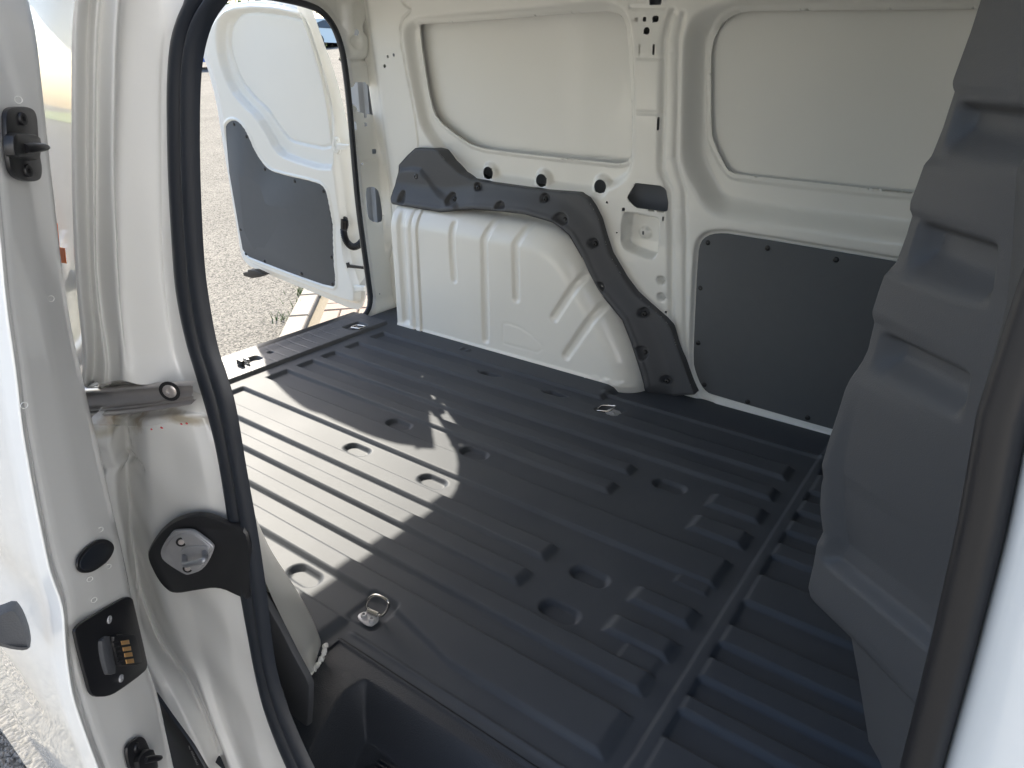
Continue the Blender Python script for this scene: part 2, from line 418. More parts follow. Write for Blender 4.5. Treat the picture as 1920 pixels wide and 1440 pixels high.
Slab2 = chaikin(Wxz(c4w((298,300),(305,200),(340,120),(400,60),(500,28),(1680,15),(2700,5),(2700,1110),(1350,1016),(460,912),(410,895),(370,845),(312,730),(300,660))), 1)
Pan = chaikin(Wxz(c8((285,205),(298,145),(330,114),(380,102),(450,105),(1280,245),(2200,400),(2200,1430),(960,1085),(365,912),(330,898),(300,862),(275,800),(262,745),(268,560))), 1)
PanO = chaikin(Wxz(c8((270,205),(282,140),(320,98),(380,84),(450,86),(1280,222),(2200,375),(2200,1480),(960,1098),(360,935),(315,915),(285,872),(258,810),(247,745),(252,560))), 1)
G1 = Wxz(c4w((160,60),(140,110),(120,200),(115,480),(105,850),(118,890),(150,955),(154,1280))) + Wxz(c8((155,500),(180,640),(215,745),(245,850),(300,925),(370,968),(940,1128),(2200,1490)))
G2 = Wxz(c4w((215,75),(190,200),(186,480),(178,790),(195,870),(222,960),(227,1280))) + Wxz(c8((226,560),(228,720),(252,820),(290,895),(365,940)))
Dish = chaikin(Wxz([(1168,402),(1174,397),(1230,407),(1237,413),(1234,470),(1228,484),(1220,487),(1176,471),(1166,462),(1163,448)]), 1)
holes = [Wxz([(1176,370),(1178,365),(1190,346),(1194,343),(1238,348),(1245,352),(1249,358),(1252,380),(1251,395),(1247,397),(1194,390),(1189,387),(1178,376)])]
def rhole(u, v, r): p = W(u, v); return ('c', p[0], p[2], r)
def shole(u, v, hx, hz, r=.001): p = W(u, v); return ('b', p[0], p[2], hx, hz, r)
RH = [rhole(1192.5,37,.0065), rhole(1212.5,58,.009), rhole(1248,585,.0035),
      rhole(1138,379,.0034), rhole(1169,392.5,.0055), rhole(1161,417,.003), rhole(1156.5,436,.0034), rhole(721,124,.006), rhole(738,103,.0055)]
SH = [shole(1208.5,36,.0048,.0055), shole(1229,35.5,.009,.0075,.006), shole(1198.5,92.5,.003,.0155,.003), shole(1225.5,92.5,.003,.0155,.003),
      shole(1233.7,232,.003,.018,.003), shole(1243.4,410,.003,.009,.003), shole(1229,1,.017,.010), shole(1197,440,.0032,.0065,.003), shole(727,106,.0036,.0045)]
BH = [W(917,324,.018), W(1017,338,.018), W(1127,349,.018)]
for p in BH: RH.append(('c', p[0], p[2], .0205))
def wall_cut(X, Z):
    d = np.minimum(poly_sdf(X, Z, Win1), poly_sdf(X, Z, Win2))
    for h in holes: d = np.minimum(d, poly_sdf(X, Z, h))
    for h in RH: d = np.minimum(d, np.hypot(X - h[1], Z - h[2]) - h[3])
    for h in SH: d = np.minimum(d, box_sdf(X, Z, *h[1:]))
    return d
seams = [Wxz(c3w((1385,42),(1480,44),(1580,40))), Wxz(c3w((1392,322),(1480,325),(1562,326))), Wxz(c3w((1425,632),(1500,636),(1570,638)))]
bseams = [Wxz(c4w(a, b)) for a, b in (((165,62),(208,90)),((136,258),(186,260)),((133,785),(176,790)),((170,1045),(215,1047)))]
notches = [Wxz(c3w(a, b)) for a, b in (((620,862),(626,880)),((803,880),(808,900)),((996,900),(1000,920)),((1203,925),(1206,943)))]
corner_seam = Wxz(c3w((100,0),(118,28),(150,48),(140,70),(108,100),(92,160),(100,260),(130,430),(165,600),(186,740),(193,830)))
def wall_pos(X, Z):
    y = wall_y(X, Z)
    f1 = poly_sdf(X, Z, Fr1); w1 = poly_sdf(X, Z, Win1)
    y = y + .032 * inside(f1 + .010, .030)
    y = y - .007 * inside(w1 - .010, .006)
    f2 = poly_sdf(X, Z, Fr2); s2 = poly_sdf(X, Z, Slab2)
    y = y + .050 * sst(-f2 / .060)
    y = y - .006 * inside(s2, .006)
    y = y + .014 * inside(poly_sdf(X, Z, PanO), .010)
    g = seg_dist(X, Z, G1); y = y + .010 * np.exp(-(g / .0085) ** 2)
    g = seg_dist(X, Z, G2); y = y + .007 * np.exp(-(g / .007) ** 2)
    for s in seams: y = y + .0035 * np.exp(-(seg_dist(X, Z, s) / .0035) ** 2)
    for s in bseams + notches: y = y + .002 * np.exp(-(seg_dist(X, Z, s) / .0028) ** 2)
    y = y + .010 * np.exp(-(seg_dist(X, Z, corner_seam) / .0018) ** 2)
    d = poly_sdf(X, Z, Dish); y = y + .046 * sst(-d / .009)
    c = W(1197, 440); rr = np.hypot(X - c[0], Z - c[2]); y = y - .014 * inside(rr - .016, .010) * (d < 0)
    for p in BH:
        rr = np.hypot(X - p[0], Z - p[2]); k_ = inside(rr - .030, .016); y = y * (1 - k_) + (wall_y(p[0], p[2]) + .012) * k_
    for u, v in ((1239.7,526), (1239.5,557.5)):
        p = W(u, v); rr = np.hypot(X - p[0], Z - p[2]) - .0138; y = y + .030 * sst(-rr / .0045)
    for u, v in ((1261,17),(1258,55),(1271,410),(1270,447),(1269,487),(1270,560),(1150,300-20)):
        p = W(u, v); rr = np.hypot(X - p[0], Z - p[2]); y = y - .0012 * np.exp(-((rr - .005) / .0015) ** 2)
    y = y + .0012 * np.sin(X * 5 + 1) * np.sin(Z * 6)          # sheet metal is never dead flat
    return X, y, Z
relief('side_wall', np.arange(-2.055, .46, .0042), np.arange(-.04, 1.28, .0042), wall_pos, 'white', van, wall_cut, flip=True)
# outer skin behind the frame, seen as the pressed window blanks
skin = lambda X, Z: (X, wall_y(X, Z) + .052 + .010 * np.cos((X + .9) * 1.2) * np.cos((Z - .8) * 2.0) + .004 * np.sin(X * 6.0) * np.sin(Z * 5), Z)
for wp in (Win1, Win2):
    xs_ = [p[0] for p in wp]; zs_ = [p[1] for p in wp]
    relief('window_blank', np.arange(min(xs_) - .05, min(max(xs_) + .05, .5), .008), np.arange(min(zs_) - .05, min(max(zs_) + .05, 1.29), .008), skin, 'white', van, lambda a, b, wp=wp: .030 - poly_sdf(a, b, wp), flip=True)
relief('outer_skin', np.linspace(-2.16, .6, 60), np.linspace(-.3, 1.3, 40), lambda X, Z: (X, wall_y(X, Z) + .125, Z), 'cavity', van, flip=True)
boxo('sill_beam', (-.8, 1.99, -.10), (2.7, .24, .10), 'black', van, bev=0)
boxo('pillar_closure', (-2.10, 2.02, .5), (.03, .12, 1.7), 'cavity', van, bev=0)
# dark lining board with push rivets
sdPan = [(x, z) for x, z in Pan]
pan3 = [(x, float(wall_y(x, z)) + .010, z) for x, z in sdPan]
board = slab('lining_board', pan3, (0, -1, 0), .004, 'board', van, bevel=.001)
lab(board, 'dark grey lining board on the lower side wall by the front')
for p in c8((340,146),(638,173),(980,231),(303,373),(291,648),(322,857),(538,942),(838,1022)):
    q = W(*p, off=.006); disc('rivet', q, (0, -1, 0), .0075, .004, 'black', board, 14, True, .002)

# ---- wheel arches -------------------------------------------------
Ridge = chaikin([(-2.25,.385),(-1.722,.388),(-1.43,.386),(-1.263,.388),(-1.190,.380),(-1.143,.352),(-1.108,.294),(-1.035,.207),(-.978,.140),(-.922,.045),(-.912,-.06),(-2.25,-.06)], 1)
ArchO = chaikin([(-2.3,.52),(-1.5,.52),(-1.22,.51),(-1.07,.42),(-.95,.28),(-.865,.14),(-.820,.0),(-.81,-.04),(-2.3,-.04)], 1)
def P18(u, v): p = on('y', 1.82, u, v); return (p[0], p[2])
beads = [([P18(845,424), P18(846,470), P18(851,524)], .012), ([P18(916,411), P18(906,452), P18(908,540), P18(910,637)], .013),
         ([P18(979,427), P18(965,460), P18(967,560)], .013), ([P18(1084,526), P18(1038,596)], .014), ([P18(1121,580), P18(1061,667)], .014)]
DM = [P18(*p) for p in ((942,607),(953,607),(975,615),(997,630),(1014,646),(1016,655),(1006,661),(943,644))]
seamx = P18(786, 520)[0]
def arch_pos(X, Z, mir=False):
    d = poly_sdf(X, Z, Ridge); r = .092
    dd = np.clip(d, 0, r); y = 1.822 + (r - np.sqrt(np.maximum(r * r - dd * dd, 0))) * .98
    y = y + np.maximum(0, d - r) * .9
    y = y + .16 * (1 - np.sqrt(np.clip(1 - np.clip((-1.860 - X) / .030, 0, 1) ** 2, 0, 1)))
    # front foot folds back towards the wall
    y = y + .02 * sst((.06 - Z) / .08) * sst((X + 1.0) / .12) * 0
    for pts, w in beads: y = y + .0085 * np.exp(-(seg_dist(X, Z, pts) / w) ** 4)
    zz = sst((Z - .02) / .02) * sst((.47 - Z) / .05)
    y = y + .012 * np.exp(-((X - (-1.816)) / .016) ** 4) * zz
    y = y + .007 * np.exp(-((X - (seamx - .033)) / .006) ** 2)
    y = y + .010 * np.exp(-((X - seamx) / .0020) ** 2)
    y = y - .004 * sst((seamx - X) / .004)
    y = y + .0016 * np.exp(-(seg_dist(X, Z, DM, True) / .0028) ** 2)
    y = y - .004 * np.exp(-((Z - .012) / .006) ** 2)
    y = y + .0012 * np.sin(X * 9) * np.sin(Z * 11)
    y = y - .0022 * np.exp(-((Z - .022) / .005) ** 2) * (1 + np.sin(X * 140)) * sst((X + 1.02) / .08)
    if mir: y = 2.393 - y
    return X, y, Z
ax_ = np.arange(-1.892, -.79, .004); az_ = np.arange(-.03, .53, .004)
relief('wheel_arch', ax_, az_, lambda a, b: arch_pos(a, b), 'white', van, lambda a, b: -poly_sdf(a, b, ArchO), flip=True)
relief('wheel_arch', np.arange(-1.892, -.96, .007), np.arange(-.03, .53, .007), lambda a, b: arch_pos(a, b, True), 'white', van, lambda a, b: -poly_sdf(a, b, ArchO))

def sealer(mir):
    P = []
    base = resample([(-1.02, 1.824, .004), (-.93, 1.826, .003), (-.898, 1.835, .004), (-.872, 1.862, .004), (-.852, 1.895, .004), (-.832, 1.925, .004)], 46)
    rr = []
    for k, p in enumerate(base):
        y = p[1] - .003 + .002 * math.sin(k * 1.7)
        P.append((p[0] + .002 * math.sin(k * 2.3), 2.393 - y if mir else y, p[2] + .003 * math.sin(k * .9))); rr.append(.0065 + .0022 * math.sin(k * 1.3) + .001 * math.sin(k * 3.1))
    lab(tube('seam_sealer', P, rr, 'white', van, 8), 'uneven bead of white sealer at the foot of the wheel arch')
sealer(False)
# ---- dark trim over the arch ---------------------------------------
TO = Txz([(742,382),(744,310),(760,292),(775,278),(808,279),(817,283),(833,303),(857,325),(880,337),(913,343),(1020,358),(1080,363),(1097,372),(1108,388),(1120,412),(1130,447),(1140,477),(1167,523),(1188,551),(1213,574),(1243,600),(1254,617),(1267,653),(1292,723),(1300,742)], -.035)
TI = Txz([(1206,752),(1208,721),(1200,693),(1183,640),(1167,600),(1120,543),(1103,510),(1090,480),(1067,440),(1052,427),(1037,417),(985,402),(945,397),(887,392),(830,397),(742,382)], -.062)
TrimP = TO + TI
ti_line = TI[1:]
block = chaikin(Txz([(736,392),(736,318),(782,314),(796,330),(812,352),(835,368),(862,378),(872,400),(830,404)], -.04), 1)
scoops = [((766,372), .017, .030), ((852,372), .022, .020), ((947,387), .020, .018), ((1058,410), .024, .020), ((1131,537), .017, .020), ((1208,658), .020, .022), ((1115,455), .015, .013), ((1207,586), .016, .014), ((1250,712), .017, .012), ((896,350), .017, .013), ((1022,371), .016, .013)]
def trim_pos(X, Z, mir=False):
    y = wall_y(X + 5, Z) - .026
    d = poly_sdf(X, Z, TrimP)
    y = y + .004 * sst((d + .005) / .005)
    t = seg_dist(X, Z, ti_line); y = y - .036 * sst(1 - t / .085) - .003 * sst((.020 - t) / .006)
    y = y - .012 * inside(poly_sdf(X, Z, block) + .004, .022)
    for (u, v), rx, rz in scoops:
        p = Tp(u, v, -.03); q = np.hypot((X - p[0]) / rx, (Z - p[2]) / rz); y = y + .019 * sst((1.1 - q) / .22) * sst((t - .006) / .007)
    if mir: y = 2.393 - y
    return X, y, Z
tx = np.arange(-2.05, -.66, .0036); tz = np.arange(-.03, .74, .0036)
trim = relief('arch_trim', tx, tz, lambda a, b: trim_pos(a, b), 'trim', van, lambda a, b: -poly_sdf(a, b, TrimP), flip=True)
def edge_band(name, poly, pos, back, m, parent, n=260):
    P = resample(list(poly) + [poly[0]], n); X_, Y_, Z_ = pos(P[:, 0], P[:, 1])
    A_ = np.stack([X_, Y_ - (.0030 if 'trim' in name else 0), Z_], -1); B_ = A_ + np.array([0, back, 0]); V = np.concatenate([A_, B_]); i = np.arange(n - 1)
    return from_np(name, V, np.stack([i, i + 1, i + 1 + n, i + n], -1), m, parent)
edge_band('trim_edge', TrimP, trim_pos, .10, 'trim', trim, 500)
for wp in (Win1, Win2): edge_band('window_flange', wp, wall_pos, .006, 'white', van, 500)
for h in holes: edge_band('hole_edge', h, wall_pos, .004, 'white', van, 80)
for (u, v), rx, rz in scoops:
    p = Tp(u, v, -.034); disc('screw', (p[0] + .003, p[1] , p[2] - .003), (0, -1, .1), .0085, .006, 'black', trim, 14, True, .003)
p = Tp(780, 331, -.07); disc('screw', p, (0, -1, .1), .010, .006, 'trim', trim, 16, True, .004)

aL = [on('y', .46, *q) for q in ((462,960),(478,1030),(500,1100),(532,1166),(558,1218),(582,1262))]
aM = [on('y', .515, *q) for q in ((470,950),(496,1030),(526,1090),(566,1160),(590,1215),(588,1258))]
aR = [on('y', .560, *q) for q in ((476,960),(508,1032),(545,1085),(584,1150),(602,1195),(610,1216))]
aR2 = [on('y', .575, *q) + np.array([-.03, 0, 0]) for q in ((478,960),(512,1032),(549,1085),(588,1150),(605,1195),(611,1213))]
loft('wheel_arch', [aL, aM, aR, aR2, [p + np.array([-.12, 0, 0]) for p in aR2]], 40, 'white', van, 6)
sq = resample([on('y', .545, 611, 1208), on('y', .535, 606, 1230), on('y', .515, 592, 1252), on('y', .50, 582, 1264)], 24)
tube('seam_sealer', [p + np.array([.002 * math.sin(k * 2.1), 0, .002 * math.sin(k * 1.2)]) for k, p in enumerate(sq)], [.0042 + .0008 * math.sin(k * 1.4) for k in range(24)], 'white', van, 8)
# ---- rear frame with the tailgate opening ---------------------------
XR = -2.05
def onR(u, v): p = on('x', XR, u, v); return (p[1], p[2])
Op = chaikin([onR(*p) for p in ((697,575),(690,520),(683,470),(672,390),(664,300),(656,200),(648,130),(640,85),(625,45),(600,16),(560,2))] + [(1.50, 1.135), (.90, 1.135), (.66, 1.09), (.545, 1.00), (.53, .80), (.50, .45), (.50, .06), (.53, .0), (.62, -.012), (1.78, -.012)], 1)
DH = [chaikin([onR(*p) for p in ((658,154),(693,154),(708,215),(700,216),(665,208))], 1), chaikin([onR(*p) for p in ((685,353),(694,350),(703,351),(711,360),(718,408),(713,418),(695,415),(688,402))], 1)]
DC = [(*onR(658,61), .010), (*onR(688,233.5), .0065), (*onR(679,307), .004), (*onR(714,307), .004), (*onR(705,449), .0035), (*onR(712,551), .0035)]
DB = [(*onR(652,115), .0035, .017, .002), (*onR(669,236), .003, .017, .002), (*onR(703,284), .009, .009, .001), (*onR(687,215), .007, .012, .004), (*onR(688,52), .006, .006, .001)]
def rear_cut(Y, Z):
    d = poly_sdf(Y, Z, Op)
    for h in DH: d = np.minimum(d, poly_sdf(Y, Z, h))
    for y, z, r in DC: d = np.minimum(d, np.hypot(Y - y, Z - z) - r)
    for y, z, a, b, r in DB: d = np.minimum(d, box_sdf(Y, Z, y, z, a, b, r))
    return d
def rear_pos(Y, Z):
    d = poly_sdf(Y, Z, Op); x = XR + 0 * Y
    x = x - .018 * sst((.028 - d) / .010)                        # flange for the seal
    x = x + .030 * inside(box_sdf(Y, Z, 1.885, 1.06, .05, .10, .04), .05) - .012 * np.exp(-((Z - .955) / .004) ** 2)
    for q in ((1.865, 1.012), (1.925, 1.055)): x = x - .016 * inside(np.hypot(Y - q[0], Z - q[1]) - .02, .02)
    x = x + .05 * sst((Z - 1.17) / .08)
    x = x - .006 * inside(box_sdf(Y, Z, 1.905, .70, .045, .09, .02), .008)
    x = x + .035 * sst((Y - 1.955) / .02) * sst((Z - .2) / .1) + .02 * sst((.06 - Z) / .05)
    return x, Y, Z
relief('rear_frame', np.arange(.36, 2.03, .0045), np.arange(-.05, 1.30, .0045), rear_pos, 'white', van, rear_cut)
boxo('rear_panel', (XR - .085, 2.02, .55), (.05, .17, 1.3), 'cavity', van, bev=.01)
boxo('rear_panel', (XR - .085, .46, .55), (.05, .06, 1.3), 'gloss', van, bev=.01)
boxo('rear_panel', (XR - .085, 1.2, 1.24), (.05, 1.6, .10), 'gloss', van, bev=.01)
Ops = [(y, z) for y, z in Op]
c_ = np.array([1.2, .55])
sp = []
for y, z in chaikin(Ops, 1):
    v = c_ - np.array([y, z]); v = v / np.linalg.norm(v) * .004; sp.append((XR + .004, y + v[0], z + v[1]))
lab(tube('rear_opening_seal', sp, .0105, 'rubber', van, 10, True), 'black rubber seal round the rear opening')

# ---- rear sill trim --------------------------------------------------
def sill_pos(X, Y):
    z = .024 + .004 * sst((-1.99 - X) / .05) - .030 * sst((X + 1.905) / .014)
    for k in range(26):
        z = z - .0016 * np.exp(-((Y - (.62 + k * .0475)) / .0022) ** 2)
    for cx, cy, hx, hy in ((-1.958, 1.685, .030, .040), (-1.985, 1.245, .020, .030)):
        z = z - .012 * inside(box_sdf(X, Y, cx, cy, hx, hy, .012), .008)
    z = z - .006 * inside(np.hypot(X + 1.990, Y - 1.322) - .010, .004)
    return X, Y, z
sill = relief('rear_sill_trim', np.arange(-2.045, -1.880, .0022), np.arange(.55, 1.80, .0024), sill_pos, 'trim', van)
boxo('sill_edge', (-2.072, 1.18, -.012), (.05, 1.25, .07), 'black', van, bev=.008)
# lock striker in the sill
st = boxo('lock_striker', (-1.972, 1.192, .034), (.030, .012, .020), 'black', sill, bev=.003)
boxo('lock_striker', (-1.972, 1.215, .034), (.030, .006, .016), 'metal', sill, bev=.002)
def ring_pts(c, a, b, ha, hb, r, n=5):
    c, a, b = (np.array(v, float) for v in (c, a, b)); out = []
    for sx, sy, t0 in ((1, 1, 0), (-1, 1, 90), (-1, -1, 180), (1, -1, 270)):
        for k in range(n):
            t = math.radians(t0 + 90 * k / (n - 1)); out.append(c + a * (sx * (ha - r) + r * math.cos(t)) + b * (sy * (hb - r) + r * math.sin(t)))
    return out
def ring(name, c, a, b, ha, hb, tr, r, m, parent): return tube(name, ring_pts(c, a, b, ha, hb, r), tr, m, parent, 10, True)
# lashing rings
h1 = slab('lashing_ring', chaikin([on('z', .001, *q) for q in cD((1022,374),(1040,348),(1080,335),(1120,340),(1172,358),(1178,395),(1150,422),(1115,440),(1060,416))], 1), (0, 0, 1), .003, 'zinc', van, .001)
lab(h1, 'steel lashing ring standing upright at the near edge of the floor')
h1.location.z = 0
pb = (on('z', .004, *cD((1135,333))[0])); pt = None
y0 = float(pb[1])
R1 = [on('y', y0, *q) for q in chaikin(cD((1093,300),(1088,272),(1108,232),(1135,211),(1170,210),(1232,243),(1249,270),(1246,300),(1215,348),(1190,360),(1176,352),(1140,330),(1108,312)), 2)]
tube('ring', R1, .0028, 'metal', h1, 10, True)
e0 = on('z', .006, *cD((1100,322))[0]); e1 = on('z', .006, *cD((1172,352))[0])
tube('hinge_barrel', [e0, e1], .0055, 'metal', h1, 12)
for q in cD((1070,368), (1126,398)): disc('bolt', on('z', .002, *q), (0, 0, 1), .0058, .008, 'zinc', h1, 12, False, .003)
h2 = slab('lashing_ring', chaikin([(-.850,1.652,0),(-.806,1.652,0),(-.806,1.690,0),(-.850,1.690,0)], 1), (0, 0, 1), .003, 'zinc', van, .001)
lab(h2, 'steel lashing ring folded down at the foot of the far wheel arch'); h2.location.z = -.002
ring('ring', (-.852, 1.668, .010), (1, 0, .25), (0, 1, 0), .024, .022, .0026, .008, 'metal', h2)
for q in ((-.838, 1.678), (-.820, 1.664)): disc('bolt', (*q, .001), (0, 0, 1), .0055, .006, 'zinc', h2, 12, False, .003)
h3 = ring('lashing_ring', (-1.940, 1.684, .024), (1, 0, .12), (0, 1, 0), .026, .017, .0030, .010, 'metal', van)
lab(h3, 'steel lashing ring sunk in the rear sill trim')
boxo('ring_plate', (-1.962, 1.684, .0165), (.018, .026, .003), 'zinc', h3, bev=.0008)

# ---- roof, near side wall, front closure ------------------------------
relief('roof_panel', np.linspace(-2.14, .9, 60), np.linspace(.30, 2.0, 40), lambda X, Y: (X, Y, 1.30 - .05 * ((Y - 1.16) / .85) ** 2), 'white', van, flip=True)
relief('near_side_wall', np.linspace(-2.06, -.80, 60), np.linspace(-.1, 1.30, 40), lambda X, Z: (X, .385 + .05 * sst((Z - .5) / .8), Z), 'white', van)
boxo('front_closure', (.62, 1.15, .45), (.05, 1.7, 1.75), 'trim', van, bev=0)

# ---- rest of the van, so that light and shade round the bay are right ----
boxo('underbody', (.15, 1.18, -.32), (4.6, 1.62, .22), 'black', van, bev=.03)
boxo('side_sill', (.9, .33, -.32), (2.0, .12, .26), 'gloss', van, bev=.03)
boxo('far_side_sill', (.1, 2.03, -.20), (4.3, .12, .34), 'gloss', van, bev=.03)
def slabx(name, prof, y0, y1, m):
    n = len(prof); V = [(x, y0, z) for x, z in prof] + [(x, y1, z) for x, z in prof]
    Fs = [(i, (i + 1) % n, n + (i + 1) % n, n + i) for i in range(n)] + [tuple(range(n))[::-1], tuple(range(n, 2 * n))]
    return mesh(name, V, Fs, m, van, True, 30)
slabx('cab_body', chaikin([(.66,-.15),(.66,1.24),(1.05,1.24),(1.70,.62),(2.50,.42),(2.62,.10),(2.60,-.25),(.9,-.25)], 1), .30, 2.07, 'gloss')
for wx, wy in ((-1.42, .40), (-1.42, 1.99), (1.75, .40), (1.75, 1.99)):
    w = tube('wheel', [(wx, wy - .10, -.26), (wx, wy + .10, -.26)], .32, 'rubber', van, 36); tube('rim', [(wx, wy - .105, -.26), (wx, wy + .105, -.26)], .20, 'silver', w, 24)

# ---- bulkhead ----------------------------------------------------------
sil = [(1839,0),(1820,60),(1787,150),(1786,162),(1790,172),(1768,240),(1750,285),(1745,295),(1733,308),(1718,350),(1707,378),(1706,394),(1711,403),(1700,440),(1681,492),(1672,505),(1658,517),(1648,545),(1636,583),(1636,592),(1640,604),(1628,655),(1612,688),(1594,711),(1585,730),(1571,775),(1556,820),(1541,872),(1544,894),(1540,910),(1539,926),(1538,945),(1539,965),(1544,1000),(1532,1020),(1525,1060),(1518,1090),(1516,1102),(1520,1120),(1532,1134),(1568,1166),(1578,1195),(1592,1270),(1610,1382),(1618,1440),(1640,1560)]
rgt = [(1915,0),(1912,200),(1900,455),(1890,560),(1860,690),(1845,790),(1800,1000),(1775,1180),(1745,1290),(1725,1440),(1700,1600)]
YS, YRt = .90, .79
sp3 = np.array([on('y', YS, *q) for q in sil]); rp3 = np.array([on('y', YRt, *q) for q in rgt])
sz = sp3[::-1, 2]; sx_ = sp3[::-1, 0]; rz_ = rp3[::-1, 2]; rx_ = rp3[::-1, 0]
def bulk_pos(S, Z):
    xs = np.interp(Z, sz, sx_); xr = np.interp(Z, rz_, rx_)
    xs_s = np.interp(Z, [-.1, .12, .24, .30, .40, .58, .70, .80, .92, 1.0, 1.3], np.interp([-.1, .12, .24, .30, .40, .58, .70, .80, .92, 1.0, 1.3], sz, sx_))
    # plan: s<0 turns away behind the silhouette, 0..1 visible flank, >1 runs to the door pillar
    t = np.clip(S, 0, 1)
    x = xs * (1 - t) + xr * t; y = YS * (1 - t) + YRt * t
    # round the nose
    x = x + .012 * (np.exp(-(S / .10) ** 2)) * 0
    b = np.clip(-S, 0, 3); x = x + .30 * (b / 3) ** 2.2 * 1.0 + 0.0; y = y + 1.06 * (b / 3) ** .80
    a = np.clip(S - 1, 0, 2); x = x + (.075 - xr) * sst(a) * 1.0 ; y = y - .22 * a
    # pockets pressed into the flank
    dep = 0
    for z0, z1, s0, s1 in ((.852, .912, .07, 1.25), (.722, .790, .07, .88), (.594, .657, .06, .86)):
        hi = sst((z1 - Z) / .012); lo = sst((Z - z0) / .040)
        sl_ = sst((S - s0 + .0) / .15) * sst((s1 + .01 - S) / .09)
        dep = dep + .023 * hi * lo * sl_
    dep = dep + .022 * sst((Z - .300) / .022) * sst((S - .03) / .1) * sst((.60 - Z) / .3) * sst((1.05 - S) / .12)
    dep = dep + .016 * sst((.215 - Z) / .004) * sst((1.1 - S) / .1)
    nx, ny = .70, .71
    return x + dep * nx, y + dep * ny * .8, Z
Sg = np.r_[np.linspace(-3, -.15, 22), np.linspace(-.12, 1.3, 190), np.linspace(1.33, 3, 24)]
Zg = np.arange(-.02, 1.29, .0034)
bulk = relief('bulkhead', Sg, Zg, bulk_pos, 'bulk', van)
lab(bulk, 'dark grey moulded plastic bulkhead with stacked hollows behind the seats')

# ---- white door opening frame (rear jamb) -----------------------------
def curve(y, pts, zlo=None): return [on('y', y, *q) for q in pts]
j = []
sealL = c1((1060,0),(1010,100),(970,250),(955,500),(960,1000),(985,1440)) + c5((1000,450),(1050,700))
j0 = curve(.338, [(u + 22, v) for u, v in ((353,-40),(337,33),(323,83),(318,167),(320,333),(328,480),(333,550),(350,633),(368,690),(385,740))])
j1 = curve(.330, [(322,-40),(315,33),(308,83),(303,167),(304,333),(306,480),(312,550),(322,633),(336,686),(352,722)])
j1b = curve(.326, [(300,-40),(300,33),(299,83),(296,167),(297,333),(299,480),(306,550),(315,633),(325,680),(338,716)])
j2 = curve(.300, [(232,-40),(228,33),(225,83),(223,167),(218,333),(222,480),(228,567),(238,650),(250,690),(262,722)])
j3 = curve(.290, [(224,-40),(218,33),(215,83),(212,167),(210,333),(216,430),(222,567),(230,640),(232,676),(228,712)])
j4 = curve(.296, [(196,-40),(190,33),(186,83),(183,167),(182,333),(181,480),(188,567),(200,640),(206,680),(205,716)])
j4b = curve(.287, [(188,-40),(180,33),(178,83),(175,167),(175,333),(176,480),(182,567),(192,640),(197,680),(195,718)])
j5 = curve(.292, [(172,-40),(166,33),(164,83),(163,167),(163,333),(166,480),(172,567),(180,640),(178,690),(172,724)])
j6 = curve(.272, [(155,-40),(146,33),(144,83),(143,167),(143,333),(148,480),(154,567),(163,640),(164,690),(160,722)])
j6b = curve(.270, [(146,-40),(136,33),(134,83),(134,167),(134,333),(139,480),(146,567),(154,640),(156,690),(150,722)])
j7 = [(p[0] - .22, .325, p[2]) for p in j6b]
j8 = [(p[0] - 1.4, .335, p[2]) for p in j6b]
loft('door_jamb', [j0, j1, j1b, j2, j3, j4, j4b, j5, j6, j6b], 60, 'stained', van, 6)
loft('quarter_panel', [j6b, j7, j8], 60, 'gloss', van, 8, smooth=False)
# upper return above the picture
# lower jamb
k0 = curve(.345, [(400,786),(430,850),(450,975),(470,1100),(487,1187),(500,1260),(518,1337),(560,1450),(600,1530)])
k1 = curve(.335, [(380,784),(402,850),(418,920),(436,1000),(447,1110),(458,1187),(470,1260),(485,1337),(520,1450),(560,1530)])
k1b = curve(.327, [(357,786),(376,850),(388,920),(400,1000),(410,1110),(425,1187),(440,1260),(460,1337),(495,1450),(535,1530)])
k2 = curve(.318, [(318,791),(325,850),(330,920),(340,1000),(350,1110),(370,1187),(392,1260),(412,1337),(455,1450),(500,1530)])
k3 = curve(.305, [(270,801),(272,850),(276,920),(284,1000),(302,1110),(325,1187),(350,1240),(385,1310),(430,1450),(470,1530)])
k4 = curve(.322, [(236,799),(238,850),(242,920),(248,1000),(262,1110),(285,1180),(325,1240),(362,1290),(402,1370),(440,1530)])
k5 = curve(.292, [(208,795),(214,850),(220,920),(232,1000),(250,1110),(272,1187),(300,1250),(335,1320),(375,1400),(420,1530)])
k6 = curve(.278, [(172,795),(180,850),(195,920),(212,1000),(235,1110),(258,1187),(285,1265),(318,1350),(350,1420),(390,1530)])
k7 = [(p[0] - .35, .276, p[2]) for p in k6]; k8 = [(p[0] - 1.3, .282, p[2]) for p in k6]
def dent(c, lo, amt):                       # pinch of the pressed sheet under the rail
    return c
dents = [(on('y', .296, 186, 856), on('y', .298, 213, 874)), (on('y', .310, 230, 860), on('y', .305, 262, 881)), (on('y', .297, 205, 800), on('y', .297, 222, 840))]
def dent_disp(G):
    G = G.copy()
    for (a, b), amp in zip(dents, (.0045, .0045, -.002)):
        ab = b - a; t = np.clip(((G - a) @ ab) / (ab @ ab), 0, 1)[..., None]; d = np.linalg.norm((G - a - ab * t)[..., [0, 2]], axis=-1)
        G[..., 1] += amp * np.exp(-(d / .006) ** 2)
    G[..., 1] += .0015 * np.sin(G[..., 2] * 38) * np.sin(G[..., 0] * 50 + G[..., 2] * 9)
    return G
loft('door_jamb', [k0, k1, k1b, k2, k3, k4, k5, k6, k7, k8], 220, 'stained', van, 9, disp=dent_disp)
